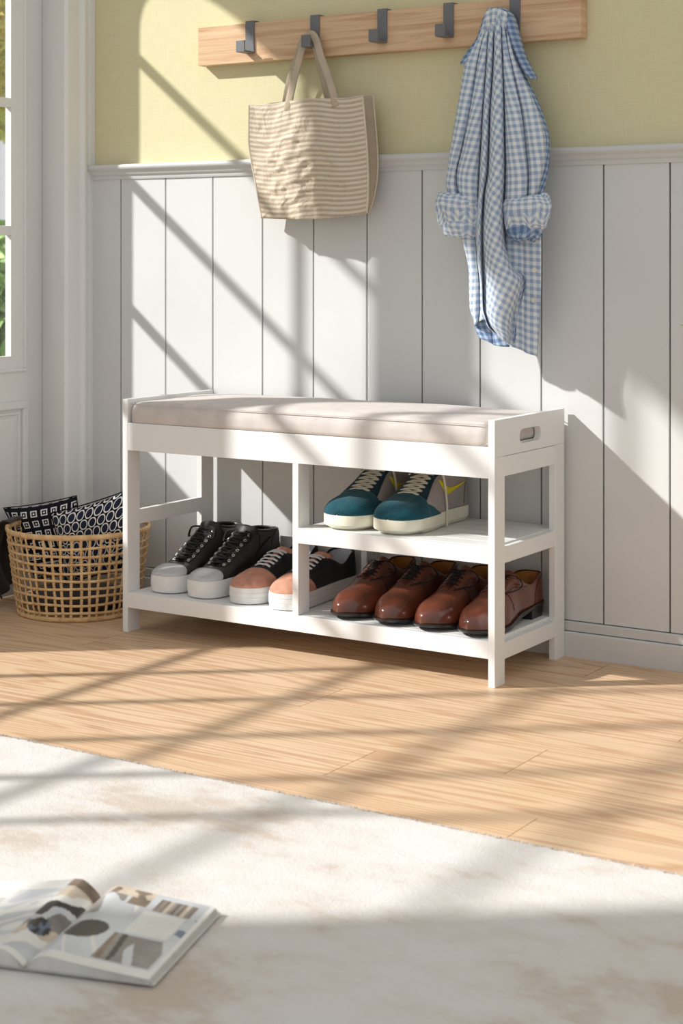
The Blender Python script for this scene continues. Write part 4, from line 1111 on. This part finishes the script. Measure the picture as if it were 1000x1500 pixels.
# dark throw stuffed in the basket, one end hanging over the left rim
throw = thing('dark_throw', 'dark brown throw stuffed in the basket and hanging over its left rim', 'blanket', BC)
bm = bmesh.new(); P = []
for i in range(13):
    a = i / 12; row = []
    for j in range(36):
        b = 2 * pi * j / 36; r_ = 0.118 * sin(pi * min(1, 0.06 + a * 0.94) / 1.0) ** 0.5 * (1 if a < .5 else 1) if 0 < i < 12 else 0.004
        z = 0.011 + 0.045 * a
        p = Vector((r_ * cos(b), r_ * sin(b), z)); p *= 1; p.x += 0.004 * noise.noise(p * 30 + Vector((3, 1, 2))); p.z += 0.006 * a * noise.noise(p * 22)
        row.append(p)
    P.append(row)
grid(bm, P, 0, close_u=True); bmesh.ops.recalc_face_normals(bm, faces=bm.faces); obj('folded_cloth', bm, 'dark_cloth', throw, smooth=True)
bm = bmesh.new(); P = []
path = [(0.1565, 0.196), (0.1585, 0.1985), (0.162, 0.2005), (0.170, 0.2025), (0.184, 0.190), (0.196, 0.160), (0.203, 0.125), (0.201, 0.09), (0.190, 0.060), (0.176, 0.036)]
for i, (r_, z) in enumerate(path):
    row = []
    for j in range(19):
        f = j / 18; b = radians(176 + 36 * f + 2 * sin(i)); wv2 = 0.006 * sin(f * 14 + i * 0.3) * min(1, i / 4)
        row.append(Vector(((r_ + wv2 - (0.012 if i > 3 else 0) * 0) * cos(b), (r_ + wv2) * sin(b), z + 0.010 * sin(f * 5) * (i > 5))))
    P.append(row)
grid(bm, P); o = obj('hanging_end', bm, 'dark_cloth', throw, smooth=True, subsurf=1); sm = o.modifiers.new('thick', 'SOLIDIFY'); sm.thickness = 0.003

# ================================================================== RUG
rug = thing('pile_rug', 'cream and beige short-pile rug across the oak floor in the foreground', 'rug', (1.6, -2.2, 0))
bm = bmesh.new(); P = []
xs = [0.05 + 0.0042 * i for i in range(440)] + [1.90 + 0.05 * i for i in range(1, 27)]
ys = [-1.0665 - 0.0042 * j for j in range(205)] + [-1.9235 - 0.05 * j for j in range(1, 44)]
xs = [-0.30, -0.1] + xs
for y_ in ys:
    row = []
    for x_ in xs:
        fine = noise.noise(Vector((x_ * 190, y_ * 190, 0))) * 0.0007 + noise.noise(Vector((x_ * 55, y_ * 55, 4))) * 0.0003
        e = min(1, (-1.0665 - y_) / 0.010); z_ = 0.003 + 0.010 * sqrt(max(0, 1 - (1 - e) ** 2)) + fine
        yy = y_ + (0.0035 * noise.noise(Vector((x_ * 70, 3, 1))) + 0.002 * noise.noise(Vector((x_ * 230, 3, 1))) if e < 0.9 else 0)
        row.append(Vector((x_ - 1.6, yy + 2.2, z_)))
    P.append(row)
V, _ = grid(bm, P, 0)
# skirts so that the pile is a solid slab
for L_ in (V[0], V[-1], [r[0] for r in V], [r[-1] for r in V]):
    low = [bm.verts.new((v_.co.x, v_.co.y, 0.0003)) for v_ in L_]
    for i in range(len(L_) - 1): bm.faces.new((L_[i], L_[i + 1], low[i + 1], low[i]))
bmesh.ops.recalc_face_normals(bm, faces=bm.faces)
obj('pile', bm, 'rug', rug, smooth=True)['kind'] = 'stuff'
# loose tufts along the visible edge
bm = bmesh.new(); rnd = random.Random(5)
def tuft(x, y, z, h, lean):
    d = Vector((rnd.gauss(0, 0.45), rnd.gauss(0, 0.45) + lean, 1)).normalized() * h; s_ = Vector((rnd.uniform(-1, 1), rnd.uniform(-1, 1), 0)).normalized() * 0.0006
    p = Vector((x - 1.6, y + 2.2, z)); p.z -= 0.0006; q = [bm.verts.new(p - s_), bm.verts.new(p + s_), bm.verts.new(p + d + s_ * 0.4), bm.verts.new(p + d - s_ * 0.4)]; bm.faces.new(q)
for i in range(15000): tuft(rnd.uniform(0.25, 1.68), -1.066 - abs(rnd.gauss(0, 0.008)), 0.007, rnd.uniform(0.003, 0.0075), 0.5)
for i in range(55000):
    y_ = rnd.uniform(-1.95, -1.07); tuft(rnd.uniform(0.3, 1.85), y_, 0.0115, rnd.uniform(0.0015, 0.0028), 0.0)
obj('tufts', bm, 'rug', rug)['kind'] = 'stuff'

# ================================================================== MAGAZINE
SP = Vector((1.0185, -1.6445, 0.0165)); MA = radians(16.5)
mag = thing('open_magazine', 'open glossy magazine lying on the cream rug in the left foreground', 'magazine', SP, MA)
PH = 0.210; PWD = 0.153
def page_z(f, hgt):
    """height over the rug of a page at fraction f from the spine"""
    return hgt * (sin(min(1, f / 0.24) * pi / 2) ** 0.8) * (1 - 0.80 * max(0, (f - 0.16) / 0.84) ** 0.75) + 0.0022
def pages(side, hgt, picf, name):
    bm = bmesh.new(); NXp, NYp = 110, 96; P = []
    for i in range(NYp + 1):
        g_ = i / NYp; row = []
        for j in range(NXp + 1):
            f = j / NXp; lift = hgt * (1 + 0.22 * g_)
            row.append(Vector((side * f * PWD * (1 - 0.02 * f), -PH / 2 + PH * g_, page_z(f, lift))))
        P.append(row)
    grid(bm, P, mat=lambda i, j: picf((j + .5) / NXp, (i + .5) / NYp))
    # page block: stacked sheet edges below
    for q in range(1, 7):
        Pq = [[Vector((p.x * (1 - 0.006 * q) if q % 2 else p.x * (1 + 0.006 * q), p.y, max(0.0008, p.z * (1 - q / 6.6)))) for p in (row[::5])] for row in (P[0], P[24], P[48], P[72], P[-1])]
        grid(bm, Pq, 0)
    # closed sides
    for row in (P[0], P[-1]):
        lo = [Vector((p.x, p.y + (0.001 if row is P[0] else -0.001), 0.0008)) for p in row]; hi = [Vector((p.x, p.y + (0.001 if row is P[0] else -0.001), p.z - 0.0003)) for p in row]; grid(bm, [lo, hi], 0)
    return obj(name, bm, [M[k] for k in ('paper', 'ink_dark', 'ink_grey', 'ink_pale', 'ink_brown', 'ink_blue', 'ink_tan')], mag, smooth='auto')
def shades(f, g_, seed, tones, sx=5, sy=5):
    """a printed photograph: soft patches of a few ink tones"""
    n_ = noise.noise(Vector((f * sx + seed, g_ * sy + f * 1.5, seed * 1.7))) * 0.9 + 0.5
    return tones[max(0, min(len(tones) - 1, int(n_ * len(tones))))]
def pic_right(f, g_):
    if f > .955 or g_ < .085: return 0
    if ((f - .25) / .15) ** 2 + ((g_ - .40 - .25 * (f - .25)) / .115) ** 2 < 1: return 1
    if g_ > .90 and f < .50: return 6 if noise.noise(Vector((f * 9, g_ * 14, 2))) < .15 else 4
    if .34 < f < .50 and .80 < g_ <= .90: return 4
    if .56 < f < .88 and .78 < g_ < .95: return (4, 2, 4, 6, 2)[int((f - .56) * 34) % 5]
    if f > .88 and g_ > .50: return shades(f, g_, 6, (5, 3, 3), 3, 9)
    if .50 < f <= .88 and .45 < g_ <= .78: return 0 if .52 < f < .86 and .47 < g_ < .76 else 3
    if .46 < f < .93 and .10 < g_ < .44:
        if f < .60 + .25 * (g_ - .1): return (2, 4, 2, 1, 2)[int((f - .46 + .15 * g_) * 22) % 5]
        return (2, 2, 3, 2)[int((f + .5 * g_) * 13) % 4]
    if f < .045: return 0
    if .045 < f < .46 and .085 < g_ < .90:
        if f + .6 * g_ < .30: return 3
        return shades(f + .3 * g_, g_ * .6, 12, (3, 3, 0, 3, 3, 2), 4, 3)
    return 3
def pic_left(f, g_):
    if g_ < .05: return 0
    if f < .24:
        if g_ > .90: return 4
        if ((f - .12) / .08) ** 2 + ((g_ - .36) / .09) ** 2 < 1: return 1 if noise.noise(Vector((f * 30, g_ * 18, 5))) < .1 else 5
        return (6, 3, 0, 6, 2, 3, 1, 0)[int((g_ * 9 + f * 6 + noise.noise(Vector((f * 8, g_ * 6, 3)))) ) % 8]
    if f < .62 and g_ < .86: return shades(f, g_ * .7, 17, (0, 3, 3, 0, 3, 0, 3), 3, 5) if g_ > .12 else 0
    if .66 < f < .92 and .60 < g_ < .74: return 2 if int(g_ * 60) % 2 else 0
    return 0
pages(1, 0.017, pic_right, 'right_page_block'); pages(-1, 0.019, pic_left, 'left_page_block')
bm = bmesh.new(); P = [[Vector((sd_ * f * (PWD + 0.003), y_, 0.0004 + 0.0002 * (f > 0))) for sd_, f in ((-1, 1), (-1, .5), (1, 0), (1, .5), (1, 1))] for y_ in (-PH / 2 - 0.001, PH / 2 + 0.001)]
grid(bm, P); o = obj('cover', bm, 'paper', mag); sm = o.modifiers.new('thick', 'SOLIDIFY'); sm.thickness = 0.0006

# ================================================================== PLANT just outside the right edge, one leaf tip in view
plant = thing('potted_plant', 'potted plant at the right edge of the view, only a lime-green leaf tip showing', 'plant', (1.62, -0.34, 0))
bm = bmesh.new(); P = []
for r_, z in ((0.085, 0.0), (0.10, 0.01), (0.125, 0.15), (0.13, 0.24), (0.122, 0.24), (0.118, 0.205), (0.0, 0.205)):
    P.append([Vector((max(r_, 0.0005) * cos(a), max(r_, 0.0005) * sin(a), z)) for a in [2 * pi * i / 40 for i in range(40)]])
grid(bm, P, mat=lambda i, j: 1 if i == 5 else 0, close_u=True); bmesh.ops.recalc_face_normals(bm, faces=bm.faces); obj('pot', bm, ['pot', 'soil'], plant, smooth='auto')
tip = at(995.5, 476, -0.30) - Vector((1.62, -0.34, 0))
def leaf(base, end, arch, wd):
    bm = bmesh.new(); P = []; n = 18; d = end - base; sd_ = Vector((-d.y, d.x, 0))
    sd_ = sd_.normalized() if sd_.length > 1e-4 else Vector((1, 0, 0))
    for i in range(n + 1):
        f = i / n; c = base.lerp(end, f) + Vector((0, 0, arch * sin(pi * f))); w_ = wd * max(0.02, sin(pi * min(1, f * 0.9 + 0.1)) ** 0.8) * (1 if f < .97 else 0.5)
        P.append([c + sd_ * (w_ * k) + Vector((0, 0, -0.25 * w_ * (1 - abs(k)))) for k in (-1, -.5, 0, .5, 1)])
    grid(bm, P); o = obj('leaf', bm, 'leaf_lime', plant, smooth=True); sm = o.modifiers.new('thick', 'SOLIDIFY'); sm.thickness = 0.0008
rnd = random.Random(2)
leaf(Vector((0, 0, 0.21)), tip, 0.13, 0.016)
for i in range(15):
    a = rnd.uniform(-1.9, 1.9); r_ = rnd.uniform(0.16, 0.36); leaf(Vector((0.02 * cos(a), 0.02 * sin(a), 0.205)), Vector((r_ * cos(a) * 0.8 + 0.02, r_ * sin(a) * 0.8, rnd.uniform(0.5, 0.8))), rnd.uniform(0.04, 0.14), 0.016)
